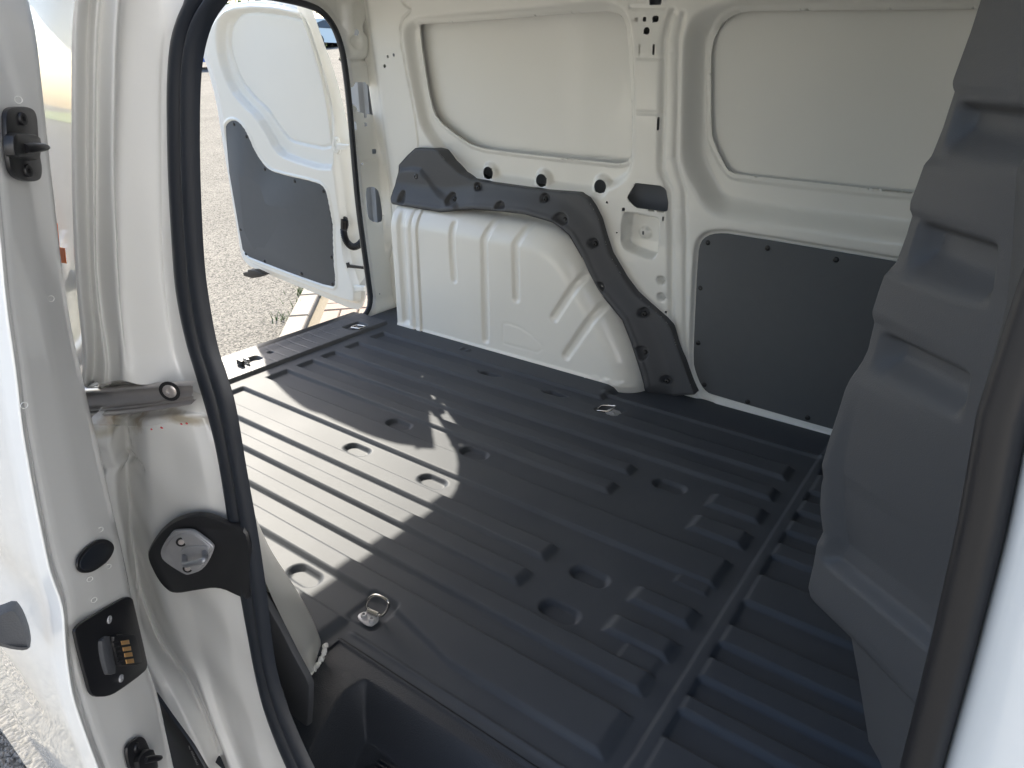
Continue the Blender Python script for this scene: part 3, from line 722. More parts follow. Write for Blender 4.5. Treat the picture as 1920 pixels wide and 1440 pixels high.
# ledges above and below the runner rail
up_e = [j0[-1], j1[-1], j1b[-1], j2[-1], j3[-1], j4[-1], j4b[-1], j5[-1], j6[-1], j6b[-1]]
lo_e = [k0[0], k1[0], k1b[0], k2[0], k3[0], k4[0], k5[0], k6[0]]
ra = resample([np.array(p) for p in up_e], 26); rb = resample([np.array(p) for p in lo_e], 26)
wf = sst(np.linspace(0, 1, 26) / .35)[:, None]
ra2 = ra + wf * np.array([-.010, .022, 0]) + np.array([0, 0, -.005]); rb2 = rb + wf * np.array([-.010, .016, 0]) + np.array([0, 0, .007])
mid = (ra2 + rb2) / 2 + wf * np.array([-.004, .006, 0])
loft('rail_recess', [ra, (ra + ra2) / 2 + np.array([0, -.003, -.004]), ra2, mid, rb2, (rb + rb2) / 2 + np.array([0, -.004, .003]), rb], 40, 'stained', van, 4)
ext = [ra[-1], mid[-1], rb[-1]]
# the rail
railtop = [on('y', y, *q) for q, y in (((363,718),.318),((320,720),.310),((270,723),.303),((215,727),.298),((160,731),.293))]
railbot = [on('y', y, *q) for q, y in (((364,753),.318),((310,763),.310),((252,771),.303),((205,776),.298),((160,779),.293))]
rt = resample(chaikin(railtop, 2, False), 30); rb_ = resample(chaikin(railbot, 2, False), 30); n_ = np.array([.55, -.83, 0]) / 1.0
cur = []
for k, (f, o) in enumerate(((0, -.006), (0, .005), (.09, .005), (.10, .002), (.48, .002), (.52, .0045), (.66, .0045), (.69, .0005), (.74, .0005), (.76, .004), (.80, .004), (.82, .0005), (.88, .0005), (.90, .007), (.98, .0075), (1.0, .006), (1.0, -.006))):
    cur.append(rt * (1 - f) + rb_ * f + n_ * o)
G = np.array(cur); G = np.concatenate([G, G[:, -1:] + np.array([-1.2, -.012, 0])], 1)
a_, bb = G.shape[:2]; I = np.arange(a_ * bb).reshape(a_, bb)
rail = from_np('runner_rail', G.reshape(-1, 3), np.stack([I[:-1, :-1], I[1:, :-1], I[1:, 1:], I[:-1, 1:]], -1).reshape(-1, 4), 'rail', van, False)
lab(rail, 'worn steel runner rail of the sliding door')
p = on('y', .305, 321, 731) + n_ * .0030
disc('bolt_recess', p, n_, .0105, .0006, 'black', rail, 22, False, .006); disc('bolt', p, n_, .0070, .0016, 'rail', rail, 20, True, .0030)
for (u, v), l in (((284,805), .0022), ((303,802), .0035), ((340,795), .0026), ((350,794), .0026)):
    p = on('y', .318 if u > 330 else .301, u, v); boxo('marker_dash', p, (l, .0012, .0011), 'red_mark', van, bev=0)
# orange film letter on the quarter panel
of = [on('y', .272, *q) for q in ((60,340),(108,420),(112,463),(122,465),(125,494),(60,480))]
slab('film_lettering', of, (0, -1, 0), .0006, 'orange', van)

# ---- striker -----------------------------------------------------------
def JY(u): return .304 + (u - 275) / 175 * .030
def onJ(u, v, lift=0.0):
    y = JY(u); return on('y', y, u, v) + np.array([.55, -.83, 0]) * lift
nj = (.75, -.62, .15)
so_ = cA((1093,975),(1130,890),(1215,775),(1330,695),(1480,662),(1600,680),(1730,745),(1900,760),(1900,1320),(1790,1285),(1640,1212),(1480,1235),(1300,1266),(1225,1215),(1160,1125))
njn = np.array(nj) / np.linalg.norm(nj)
def PJ(q, lift):                                   # picture point -> point lying lift in front of the jamb face
    u, v = q; return on('y', JY(u) - .75 * lift, u, v)
def jslab(name, pts, lift, th, m, par, bev, ch=2):
    P = [PJ(q, lift + th) - njn * th for q in pts]
    return slab(name, chaikin(P, ch) if ch else P, nj, th, m, par, bev)
sur = jslab('striker_surround', so_, .002, .010, 'black', van, .004)
lab(sur, 'black plastic surround of the door striker')
pl = jslab('striker_plate', cA((1200,960),(1215,900),(1285,800),(1310,782),(1430,777),(1470,790),(1600,885),(1608,930),(1530,1075),(1420,1115),(1385,1115),(1225,1015)), .012, .005, 'zinc', sur, .0016)
rim_ = cA((1230,958),(1245,905),(1305,818),(1425,793),(1462,806),(1578,893),(1583,928),(1510,1058),(1412,1093),(1252,1006))
jslab('inner_plate', rim_, .0168, .0012, 'zinc', pl, .0010)
for q, r in (((1360,865), .0058), ((1408,1062), .0056)):
    q = cA(q)[0]; disc('bolt', PJ(q, .0192), nj, r, .0005, 'black', pl, 24, False, .0036); disc('bolt_head', PJ(q, .0192), nj, .0033, .0012, 'rail', pl, 18, False, .0013)
jslab('loop_boss', cA((1345,965),(1360,925),(1400,905),(1520,895),(1570,905),(1572,940),(1530,970),(1400,1000),(1360,998)), .0176, .0030, 'zinc', pl, .0012)
lp = [PJ(cA(q)[0], l) for q, l in (((1385,968), .019), ((1384,1040), .036), ((1535,1005), .036), ((1538,935), .019))]
tube('striker_loop', chaikin(resample(lp, 13), 2, False), .0034, 'steel', pl, 14)
for k in range(6):
    q = cA((1440 + k * 9, 812 + k * 14))[0]; jslab('cast_mark', [(q[0], q[1]), (q[0] + 2.2, q[1] - .6), (q[0] + 2.6, q[1] + 1.2), (q[0] + .4, q[1] + 1.8)], .0178, .0003, 'grey_print', pl, 0, 0)

# ---- door seal, doubled rubber lip -------------------------------------
sL = [(353,-60),(353,0),(337,33),(323,83),(318,167),(319,250),(320,333),(328,480),(333,550),(350,633),(370,700),(393,777),(412,850),(430,975),(450,1100),(467,1187),(480,1260),(498,1337),(537,1437),(600,1560)]
sR = [(470,-60),(420,0),(393,33),(377,77),(367,133),(365,250),(368,367),(374,480),(381,545),(400,653),(419,705),(436,760),(455,880),(474,978),(491,1086),(505,1208),(513,1260),(532,1326),(582,1440),(650,1560)]
rows = []
YSL = .332
for f, o in ((0, .004), (.0, .001), (.05, -.003), (.14, -.0052), (.28, -.0062), (.38, -.0045), (.44, -.001), (.47, .0025), (.51, .0025), (.55, -.001), (.62, -.0045), (.74, -.0060), (.86, -.0042), (.93, .0005), (.94, .005)):
    rows.append(resample(chaikin([on('y', YSL, l[0] * (1 - f) + r[0] * f, l[1] * (1 - f) + r[1] * f) + np.array([.25, 1, 0]) * o for l, r in zip(sL, sR)], 2, False), 150))
G = np.array(rows); a_, bb = G.shape[:2]; I = np.arange(a_ * bb).reshape(a_, bb)
lab(from_np('door_seal', G.reshape(-1, 3), np.stack([I[:-1, :-1], I[1:, :-1], I[1:, 1:], I[:-1, 1:]], -1).reshape(-1, 4), 'rubber', van), 'black rubber seal of the sliding door opening')
# white flange just behind the seal with a dark lower cover
kk0 = [on('y', .345, *q) for q in ((474,978),(491,1086),(505,1208),(513,1260),(532,1326),(582,1440),(620,1520))]
kk1 = [on('y', .40, *q) for q in ((480,985),(500,1090),(530,1200),(560,1270),(585,1340),(612,1400),(660,1500))]
cov = chaikin([(on('y', .50, *q)) for q in cD((250,60),(350,150),(500,400),(600,600),(690,762),(715,830),(712,1000),(705,1130),(640,1278),(560,1150),(490,950),(400,600),(300,200))], 1)
pc = [np.array(p) for p in cov]
covr = slab('jamb_cover', [on('y', .44, *q) for q in cD((200,-60),(330,-10),(350,150),(440,300),(515,430),(600,600),(690,765),(716,830),(712,1000),(700,1140),(625,1282),(500,1000),(420,600))], (0, -1, 0), .01, 'trim', van, .004)
tube('sill_lip', [on('y', .37, *q) for q in cD((470,880),(520,1040),(610,1270),(680,1440),(740,1560))], .0042, 'trim', van, 8)

# ---- sunken step ----------------------------------------------------------
sx0, sx1, sy0, sy1 = -.800, .55, .36, .5835
WE = chaikin([(-.705,.500),(-.700,.545),(-.68,.553),(.5,.60 - .045),(.5,.30),(-.60,.30),(-.665,.41)], 2)
def step_pos(X, Y):
    d = poly_sdf(X, Y, WE)
    z = -.004 + .004 * sst((Y - .575) / .006) - .082 * sst((-d + .004) / .050)
    return X, Y, z
stp = relief('sunken_step', np.arange(sx0, .55, .0035), np.arange(.31, sy1, .0026), step_pos, 'step', van)
lab(stp, 'dark grained step well inside the sliding door')

zm = -.0855
m0 = on('z', zm, *cD((1170,1330))[0]); m1 = on('z', zm, *cD((1420,1480))[0]); m2 = on('z', zm, *cD((1060,1480))[0])
ex_ = (m1 - m0) / np.linalg.norm(m1 - m0); ey_ = m2 - m0; ey_ = ey_ - ex_ * (ey_ @ ex_); ey_ = ey_ / np.linalg.norm(ey_)
def mp(a, b, h=0.0): return m0 + ex_ * a + ey_ * b + np.array([0, 0, h])
smat = slab('step_mat', chaikin([mp(0, 0), mp(.30, 0), mp(.30, .12), mp(0, .12)], 1), (0, 0, 1), .004, 'rubber', van, .0015)
for k in range(14):
    b0 = .008 + k * .008
    slab('mat_rib', [mp(.012, b0, .004), mp(.285, b0, .004), mp(.285, b0 + .004, .004), mp(.012, b0 + .004, .004)], (0, 0, 1), .002, 'rubber', smat, .0006)
# ---- front pillar of the door opening (right edge) -------------------------
pe = [(1905,990),(1894,1040),(1862,1160),(1830,1280),(1784,1440),(1740,1590)]
e3 = [on('y', .325, *q) for q in [(1965,700)] + pe]; e3 = [e3[0] + np.array([.02, 0, .6])] + e3
g3 = [p + np.array([.012, -.012, 0]) for p in e3]; g4 = [p + np.array([.035, -.020, 0]) for p in e3]; g5 = [p + np.array([.25, -.05, 0]) for p in e3]
loft('front_pillar', [[p + np.array([-.004, .02, 0]) for p in e3], e3, g3, g4, g5], 60, 'gloss', van, 5)
s3 = [p + np.array([-.012, .012, 0]) for p in e3]
lab(tube('front_door_seal', resample(chaikin(s3, 2, False), 50), .0095, 'black', van, 12), 'black rubber seal on the front edge of the door opening')
t0 = [p + np.array([-.012, .022, 0]) for p in e3]; t1 = [p + np.array([-.018, .05, 0]) for p in e3]; t2 = [p + np.array([-.004, .12, 0]) for p in e3]; t3 = [p + np.array([.03, .30, 0]) for p in e3]
loft('pillar_trim', [t0, t1, t2, t3], 50, 'trim', van, 4)

# ---- sliding door -------------------------------------------------------------
DL = [(-12,250),(-6,320),(3,400),(17,567),(37,700),(47,800),(72,937),(100,1075),(114,1105),(124,1130),(127,1212),(140,1300),(175,1400),(195,1450),(240,1560)]
DR = [(42,-60),(50,0),(63,33),(68,67),(78,167),(90,283),(100,367),(112,480),(133,613),(160,733),(190,862),(212,960),(230,1037),(246,1115),(270,1225),(295,1300),(325,1435),(360,1560)]
XI, XO = -.59, -.52
R3 = np.array([on('x', XI, *q) for q in DR]); L3 = np.array([on('x', XO, *q) for q in DL])
zz = np.linspace(.15, 1.04, 90)
def at_z(P, z): P = P[np.argsort(P[:, 2])]; return np.stack([np.interp(z, P[:, 2], P[:, 0]), np.interp(z, P[:, 2], P[:, 1]), z], -1)
Rz = at_z(R3, zz); Lz = at_z(L3, zz)
DO = [(-40,400),(-20,560),(0,700),(15,800),(40,937),(72,1082),(87,1117),(97,1150),(100,1225),(110,1287),(130,1362),(160,1435),(200,1560)]
O3 = np.array([on('x', XO - .012, *q) for q in DO]); Oz = at_z(O3, zz)
def smoothc(A, n=6):
    A = A.copy()
    for _ in range(n): A[1:-1] = A[1:-1] * .5 + (A[:-2] + A[2:]) * .25
    return A
Rz, Lz, Oz = smoothc(Rz, 2), smoothc(Lz, 2), smoothc(Oz, 2)
def face(f, lift=0.0): return Rz * (1 - f) + Lz * f + np.array([lift, 0, 0])
door = bpy.data.objects.new('sliding_door', None); COL.objects.link(door); door.parent = van
lab(door, 'white sliding door pushed back along the outside')
curs = [Rz + np.array([-.10, .004, 0]), Rz + np.array([-.006, .001, 0]), face(.0), face(.04, .004), face(.5, .003), face(.90, -.002), face(.95, -.004), Lz, Lz + np.array([.003, -.003, 0]), Oz, Oz + np.array([-.05, -.001, 0]), Oz + np.array([-.35, .010, 0]), Oz + np.array([-1.1, .03, 0])]
G = []
for i in range(len(curs) - 1):
    for k in range(5): G.append(curs[i] * (1 - k / 5) + curs[i + 1] * k / 5)
G.append(curs[-1]); G = np.array(G)
a_, bb = G.shape[:2]; I = np.arange(a_ * bb).reshape(a_, bb)
from_np('door_shell', G.reshape(-1, 3), np.stack([I[:-1, :-1], I[1:, :-1], I[1:, 1:], I[:-1, 1:]], -1).reshape(-1, 4), 'gloss', door)
# lower part of the outside, tucking in to the bottom edge
be = [on('z', -.25, *q) for q in ((75,1437),(38,1387),(0,1337))]; ce = [on('z', -.10, *q) for q in ((120,1435),(60,1362),(0,1290))]
x0 = -.53
bot = [np.array([x0, .190, -.25]), np.array([-1.0, .194, -.25]), np.array([-2.0, .205, -.25])]
crs = [np.array([x0, .180, -.10]), np.array([-1.0, .189, -.10]), np.array([-2.0, .200, -.10])]
crs2 = [p + np.array([0, -.012, .012]) for p in crs]
mid_ = [Oz[0] + np.array([dx, dy, 0]) for dx, dy in ((0, 0), (-.45, .012), (-1.4, .035))]
loft('door_lower_panel', [[Oz[0], mid_[1], mid_[2]], [(Oz[0] + crs2[0]) / 2 + [0, -.006, 0], (mid_[1] + crs2[1]) / 2 + [0, -.006, 0], (mid_[2] + crs2[2]) / 2], crs2, crs, bot, [p + np.array([0, .03, 0]) for p in bot]], 20, 'gloss', door, 5)
loft('door_lower_panel', [[Rz[0], Rz[0] + [-.02, 0, -.2], np.array([-.60, .215, -.25])], [Lz[0], Lz[0] + [0, .01, -.12], np.array([-.53, .185, -.25])]], 20, 'gloss', door, 4)
# parts on the door's front edge
def onD(u, v, lift=0.0):                                  # picture point -> door edge face
    n = np.array([1.0, 0, 0]); p = None
    # the face is ruled between Rz and Lz: plane through three of its points near this height
    z = .7
    for _ in range(12):
        a = np.array([np.interp(z, zz, Rz[:, k]) for k in range(3)]); b = np.array([np.interp(z, zz, Lz[:, k]) for k in range(3)])
        t = b - a; nn = np.array([-t[1], t[0], 0]); nn = nn / np.linalg.norm(nn)
        if nn[0] < 0: nn = -nn
        d = ray(u, v); s = ((a + nn * (.003 + lift) - CAM) @ nn) / (d @ nn); p = CAM + d * s; z = float(p[2])
    return p, nn
nD = onD(190, 1210)[1]
def dslab(name, pts, lift, th, m, par, bev=.001, ch=2):
    return slab(name, chaikin([onD(*q, lift)[0] for q in pts], ch) if ch else [onD(*q, lift)[0] for q in pts], nD, th, m, par, bev)
gp = dslab('guide_pin_mount', c1((5,680),(12,615),(60,598),(150,600),(186,640),(192,740),(205,890),(216,940),(212,1005),(180,1022),(110,1020),(45,985),(22,900)), 0, .003, 'black', door)
lab(gp, 'black guide pin mount high on the sliding door edge')
dslab('mount_block', c1((22,745),(105,750),(180,760),(190,820),(180,905),(120,890),(35,890),(18,820)), .002, .006, 'black', gp, .002, 1)
a = onD(*c1((140,835))[0], .008)[0]
tube('guide_pin', [a, onD(*c1((175,832))[0], .010)[0], onD(*c1((215,830))[0], .011)[0], onD(*c1((255,828))[0], .012)[0], onD(*c1((270,829))[0], .012)[0]], [.0030, .0033, .0030, .0024, .0014], 'black', gp, 14)
for q in ((118, 668), (148, 962)): disc('screw', onD(*c1(q)[0], .003)[0], nD, .0042, .002, 'black', gp, 16, False, .0018)
plug = dslab('rubber_plug', cA((562,1035),(575,975),(640,900),(720,845),(790,843),(840,880),(845,930),(800,1010),(700,1085),(630,1103),(580,1085)), 0, .0018, 'black', door, .0008, 2)
lab(plug, 'black oval rubber plug in the sliding door edge')
dslab('plug_hollow', cA((590,1035),(605,985),(660,920),(730,872),(785,870),(815,900),(815,935),(775,1000),(690,1065),(630,1080),(600,1065)), .0014, .0010, 'rubber', plug, .0006, 2)
ct = dslab('contact_unit', cB((537,350),(548,310),(600,265),(870,105),(935,75),(975,85),(985,120),(1088,560),(1090,600),(1065,645),(860,795),(790,825),(700,828),(660,800),(640,740)), 0, .0025, 'black', door, .001, 1)
lab(ct, 'black contact unit with four gold contacts on the sliding door edge')
dslab('contact_housing', cB((790,385),(850,355),(950,358),(980,365),(1025,560),(1010,590),(880,600),(845,585)), .0025, .006, 'black', ct, .0015, 1)
dslab('side_block', cB((722,420),(745,385),(785,365),(795,400),(850,650),(790,665),(770,650)), .0022, .004, 'trim', ct, .001, 1)
for q in (((903,408),(963,398),(970,430),(910,438)), ((917,456),(977,446),(981,478),(922,486)), ((929,500),(986,490),(993,522),(934,530)), ((941,547),(998,539),(1004,572),(946,579))):
    dslab('contact', cB(*q), .0086, .0006, 'gold', ct, .0002, 0)
for k in range(5):
    y_ = 400 + k * 36
    dslab('contact_rib', cB((838 + k * 9, y_ + 12), (880 + k * 9, y_ + 6), (884 + k * 9, y_ + 16), (842 + k * 9, y_ + 24)), .0085, .0008, 'black', ct, .0002, 0)
for q in ((813, 247), (903, 688)): disc('screw', onD(*cB(q)[0], .0024)[0], nD, .0034, .0016, 'zinc', ct, 18, False, .0013)
g2 = dslab('guide_pin_mount', cB((922,1235),(950,1172),(1020,1125),(1062,1130),(1090,1190),(1150,1330),(1165,1400),(970,1420)), 0, .003, 'black', door)
lab(g2, 'black guide pin mount at the foot of the sliding door edge')
dslab('mount_block', cB((985,1290),(1100,1195),(1140,1300),(1150,1380),(1010,1400)), .002, .006, 'black', g2, .002, 1)
tube('guide_pin', [onD(*cB(q)[0], l)[0] for q, l in (((1085,1303), .008), ((1130,1293), .010), ((1170,1288), .011), ((1200,1284), .012), ((1210,1284), .012))], [.0030, .0032, .0030, .0025, .0015], 'black', g2, 14)
disc('screw', onD(*cB((1018,1205))[0], .003)[0], nD, .0042, .002, 'black', g2, 16, False, .0018)
for q in ((95,150*0+560), (34,187), (45,760), (188,993), (203,1062), (168,1086), (176,600*0+1125)):
    pp, nn_ = onD(*q); ring('weld_mark', pp + nn_ * .0002, (0, 1, 0), (0, 0, 1), .0022, .0022, .00022, .0022, 'white', door)
# outside pull handle
hp = [on('x', XO - .03, *q) for q in cB((-180,190),(0,140),(115,95),(160,150),(195,225),(222,310),(236,400),(225,416),(150,420),(60,405),(-180,330))]
hd = slab('door_handle', chaikin(hp, 1), (.9, -.45, 0), .012, 'bulk', door, .005)

# ---- black lower track under the opening ---------------------------------------
slp = [on('y', .245, *q) for q in cB((1180,790),(1300,960),(1460,1180),(1600,1420),(1340,1420),(1250,1060))]
tk = slab('track_cover', slp, (0, -1, 0), .004, 'black', van, .001)
def onT(q): return on('y', .2405, *cB(q)[0])
for k in range(9):                               # the half hidden grey print on the track cover
    y_ = 1235 + k * 12; x_ = 1432 + k * 5.2
    slab('print_mark', [onT((x_, y_)), onT((x_ + 10 + 10 * ((k * 7) % 3) / 2, y_ - 3)), onT((x_ + 12, y_ + 5)), onT((x_ + 2, y_ + 7))], (0, -1, 0), .0003, 'grey_print', tk)
slab('print_mark', [onT((1415,1193)), onT((1422,1196)), onT((1428,1222)), onT((1423,1222))], (0, -1, 0), .0003, 'grey_print', tk)
# sill below the jamb
# ---- rear door, swung open -------------------------------------------------------
YD = 2.0
def yd(z): return 2.02 - .04 * z - .20 * max(0, z - .3) if np.isscalar(z) else 2.02 - .04 * z - .20 * np.maximum(0, z - .3)
def onY(off, u, v):
    y = YD
    for _ in range(12): p = on('y', y, u, v); y = yd(float(p[2])) + off
    return p
def onDr(u, v): p = onY(0, u, v); return (float(p[0]), float(p[2]))
rdo = chaikin([onDr(*p) for p in ((423,8),(405,18),(390,40),(378,73),(380,100),(390,123),(407,187),(417,253),(430,333),(447,433),(453,475),(460,490),(475,502),(600,552),(660,574),(668,570),(668,540),(645,480),(640,400),(628,300),(606,170),(585,100),(562,33),(540,10),(480,2))], 2)
rsk = chaikin([onDr(*p) for p in ((443,18),(423,37),(415,63),(418,100),(437,150),(463,183),(487,203),(507,233),(527,260),(540,267),(610,282),(606,250),(600,200),(588,150),(573,100),(557,43),(540,30))], 1)
rsk2 = chaikin([onDr(*p) for p in ((438,10),(412,32),(405,63),(408,110),(428,165),(455,198),(478,218),(497,250),(515,282),(535,298),(617,322),(622,300),(610,200),(598,150),(583,100),(563,40),(545,20))], 1)
rpl = chaikin([onDr(*p) for p in ((422,240),(427,230),(437,225),(450,230),(463,247),(480,287),(500,315),(517,325),(597,343),(610,353),(615,370),(625,480),(630,533),(623,539),(553,515),(483,488),(463,480),(452,463),(432,350))], 1)
rdoor = bpy.data.objects.new('rear_door', None); COL.objects.link(rdoor); rdoor.parent = van
lab(rdoor, 'white rear door swung open beside the far corner')
def rd_pos(X, Z):
    d = poly_sdf(X, Z, rdo); y = yd(Z) + .030 * sst((d + .022) / .022)
    y = y + .034 * inside(poly_sdf(X, Z, rsk2) + .004, .022) + .006 * inside(poly_sdf(X, Z, rsk), .006)
    y = y + .010 * np.exp(-(poly_sdf(X, Z, rsk) / .0045) ** 2)
    y = y - .006 * inside(poly_sdf(X, Z, rpl) - .012, .008) + .010 * inside(poly_sdf(X, Z, rpl) - .002, .006)
    return X, y, Z
relief('door_shell', np.arange(-3.26, -2.10, .0045), np.arange(-.10, 1.20, .0045), rd_pos, 'white', rdoor, lambda a, b: -poly_sdf(a, b, rdo), flip=True)
o3 = [(x, yd(z) + .03, z) for x, z in rdo]
rim = []
for off, ins in ((.0, 0), (.012, -.004), (.030, -.004), (.034, -.02), (.06, -.012)):
    rim.append([(x - off * 1.25 * (x > -2.6), y + off, z) for x, y, z in o3])
G = np.array(rim); G = np.concatenate([G, G[:, :1]], 1); a_, bb = G.shape[:2]; I = np.arange(a_ * bb).reshape(a_, bb)
from_np('door_edge', G.reshape(-1, 3), np.stack([I[:-1, :-1], I[1:, :-1], I[1:, 1:], I[:-1, 1:]], -1).reshape(-1, 4), 'gloss', rdoor)
rdo2 = chaikin([(float(p[0]), float(p[2])) for p in (onY(.09, *q) for q in ((423,8),(405,18),(390,40),(378,73),(380,100),(390,123),(407,187),(417,253),(430,333),(447,433),(453,475),(460,490),(475,502),(600,552),(668,583),(684,572),(688,517),(678,450),(670,383),(648,317),(638,250),(624,187),(606,127),(586,67),(574,20),(560,2),(480,0)))], 1)
slab('door_outer_skin', [(x, yd(z) + .085, z) for x, z in rdo2], (0, 1, 0), .012, 'gloss', rdoor, .004)
# hinge side return face
hs0 = [onY(.024, *q) for q in ((556,12),(580,70),(602,140),(615,215),(625,300),(636,400),(642,480),(660,562))]
hs1 = [onY(.065, *q) for q in ((583,8),(602,67),(625,127),(642,187),(655,250),(660,317),(671,383),(676,450),(686,517))]
loft('hinge_edge', [hs0, [(np.array(p) + np.array(q)) / 2 + np.array([-.012, 0, 0]) for p, q in zip(resample(hs0, 9), resample(hs1, 9))], hs1], 40, 'white', rdoor, 4)
pb_ = slab('lining_board', [(x, yd(z) + .006, z) for x, z in rpl], (0, -1, 0), .006, 'board', rdoor, .001)
lab(pb_, 'dark grey lining board on the rear door')
for q in c2((296,697),(366,767),(276,890),(470,950),(638,1018),(306,1097),(800,1075),(335,1290),(823,1240)) + c6((363,232),(468,270),(676,340),(845,247),(850,397)):
    disc('rivet', (onDr(*q)[0], yd(onDr(*q)[1]) + .001, onDr(*q)[1]), (0, -1, 0), .0085, .005, 'black', rdoor, 12)
slab('grip_hollow', chaikin([(a, yd(b) - .0005, b) for a, b in (onDr(*q) for q in c2((408,1285),(430,1281),(465,1292),(478,1305),(478,1328),(445,1322),(415,1305)))], 1), (0, -1, 0), .002, 'black', rdoor, .001)
slab('latch', ([onY(.02, *q) for q in c6((372,326),(400,322),(402,310),(440,312),(500,340),(470,352),(425,358),(380,346))]), (0, -1, 0), .03, 'black', rdoor, .003)
for pts, arm in ((c2((852,775),(870,768),(892,775),(900,850),(890,870),(862,868),(850,840)), c2((890,805),(960,812),(960,838),(890,842))),
                 (c6((940,385),(960,375),(982,385),(985,440),(975,458),(948,455),(940,430)), c6((975,400),(1040,408),(1040,435),(975,438)))):
    hg = slab('hinge', [onY(.030, *q) for q in chaikin(pts, 1)], (.5, -1, 0), .008, 'white', rdoor, .003)
    slab('hinge_arm', [onY(.022, *q) for q in arm], (0, -1, 0), .016, 'white', hg, .004)
    for q in (pts[1], pts[5]): disc('bolt', onY(.020, q[0] + 3, q[1] + (8 if q is pts[1] else -8)), (.5, -1, 0), .011, .005, 'white', hg, 14, False, .004)
hose_p = [onY(.012, *q) for q in c2((914,1235),(912,1290),(916,1330),(935,1370),(965,1392),(1000,1380),(1030,1340))]
hose_r = resample(chaikin(hose_p, 2, False), 76)
hose = tube('cable_hose', hose_r, [.013 + (.0028 if k % 2 else 0) * (k > 14) for k in range(76)], 'black', rdoor, 12)
slab('hose_grommet', chaikin([onY(.020, *q) for q in c2((896,1250),(900,1222),(920,1214),(940,1228),(942,1280),(925,1300),(905,1290))], 2), (.5, -1, 0), .006, 'black', rdoor, .002)
slab('check_strap', [onY(.015, *q) for q in c6((918,278),(945,275),(948,288),(1030,298),(1030,312),(945,303),(940,312),(920,308))], (0, -1, 0), .010, 'black', rdoor, .002)

# ================================================================== OUTSIDE
def ground_grid():
    ax = np.unique(np.r_[np.linspace(-300, -20, 29), np.linspace(-20, 6, 53), np.linspace(6, 200, 15)])
    ay = np.unique(np.r_[np.linspace(-200, -5, 15), np.linspace(-5, 12, 69), np.linspace(12, 31.1, 12), np.linspace(31.2, 300, 20)])
    return ax, ay
gx_, gyy = ground_grid()
g = relief('road', gx_, gyy, lambda X, Y: (X, Y, gy(X, Y)), 'asphalt'); g['kind'] = 'structure'; g['label'] = 'pale sunlit asphalt with coarse chippings'
# loose chippings close to the van at the lower left
V = []; Fs = []
for k in range(5200):
    x, y = -1.1 - 1.5 * random.random(), .02 + .42 * random.random(); s = .004 + .006 * random.random(); a = random.random() * 6.3; z = float(gy(x, y)); b = len(V)
    for m_ in range(5): V.append((x + s * math.cos(a + m_ * 1.26), y + .7 * s * math.sin(a + m_ * 1.26), z + .001))
    V.append((x + .2 * s, y, z + s * .55)); Fs += [(b + m_, b + (m_ + 1) % 5, b + 5) for m_ in range(5)]
ch = mesh('chippings', V, Fs, 'chips'); ch['kind'] = 'stuff'; ch['label'] = 'coarse grey stone chippings beside the van'
# brick paving behind the kerb
ka, kb = on_ground(573, 547), on_ground(528, 638)
dk = (kb - ka)[:2]; dk = dk / np.linalg.norm(dk); nk = np.array([-dk[1], dk[0]])
if nk[0] < 0: nk = -nk                        # to the right of the kerb
# which side is the paving? the one toward (610,600)
pq = on_ground(612, 600)[:2] - ka[:2]
if pq @ nk < 0: nk = -nk
pav = thing('pavement', 'herringbone brick paving beyond the kerb', 'pavement', kind='structure')
def at_k(s, t, h=0.0): p = ka[:2] + dk * s + nk * t; return (p[0], p[1], float(gy(p[0], p[1])) + h)
def bed(S_, T_):
    P = ka[:2, None, None] + dk[:, None, None] * S_ + nk[:, None, None] * T_; return P[0], P[1], gy(P[0], P[1]) + .012
bd = relief('joint_bed', np.linspace(-9, 3, 60), np.linspace(.12, 2.6, 20), bed, 'sand', pav)
def block_mesh(L, Wd, hh=.03):
    bm = bmesh.new(); bmesh.ops.create_cube(bm, size=1); bmesh.ops.scale(bm, vec=(L, Wd, hh), verts=bm.verts)
    bmesh.ops.bevel(bm, geom=[e for e in bm.edges if all(v.co.z > 0 for v in e.verts)], offset=.006, segments=1, affect='EDGES')
    me = bpy.data.meshes.new('brick'); bm.to_mesh(me); bm.free(); me.materials.append(MAT['brick']); return me
bmsh = block_mesh(.215, .105)
ang = math.atan2(dk[1], dk[0])
def put(me, s, t, rot, name='brick', par=None, hgt=.012):
    o = bpy.data.objects.new(name, me); COL.objects.link(o); o.parent = par
    o.location = at_k(s, t, hgt + random.uniform(-.002, .002)); o.rotation_euler = (math.atan(.085), 0, ang + rot + random.uniform(-.01, .01))
    # tilt with the slope of the ground
    tilt = Matrix.Rotation(math.atan(.085), 4, 'X'); o.matrix_basis = Matrix.Translation(o.location) @ tilt @ Matrix.Rotation(ang + rot + random.uniform(-.012, .012), 4, 'Z')
cnt = 0
u0 = .225
for i in range(-9, 6):
    for jx in range(0, 8):
        s = i * .225 + .1; t = .30 + jx * .225
        if (i + jx) % 2 == 0:
            put(bmsh, s, t - .055, 0, par=pav); put(bmsh, s, t + .055, 0, par=pav)
        else:
            put(bmsh, s - .055, t, math.pi / 2, par=pav); put(bmsh, s + .055, t, math.pi / 2, par=pav)
kme = block_mesh(.34, .12, .07)
kme.materials.clear(); kme.materials.append(MAT['kerb'])
kerb = thing('kerb', 'pale concrete kerb between asphalt and brick paving', 'kerb', kind='structure')
for k in range(-14, 6):
    put(kme, k * .355, .06, 0, 'kerb_stone', kerb, .010)
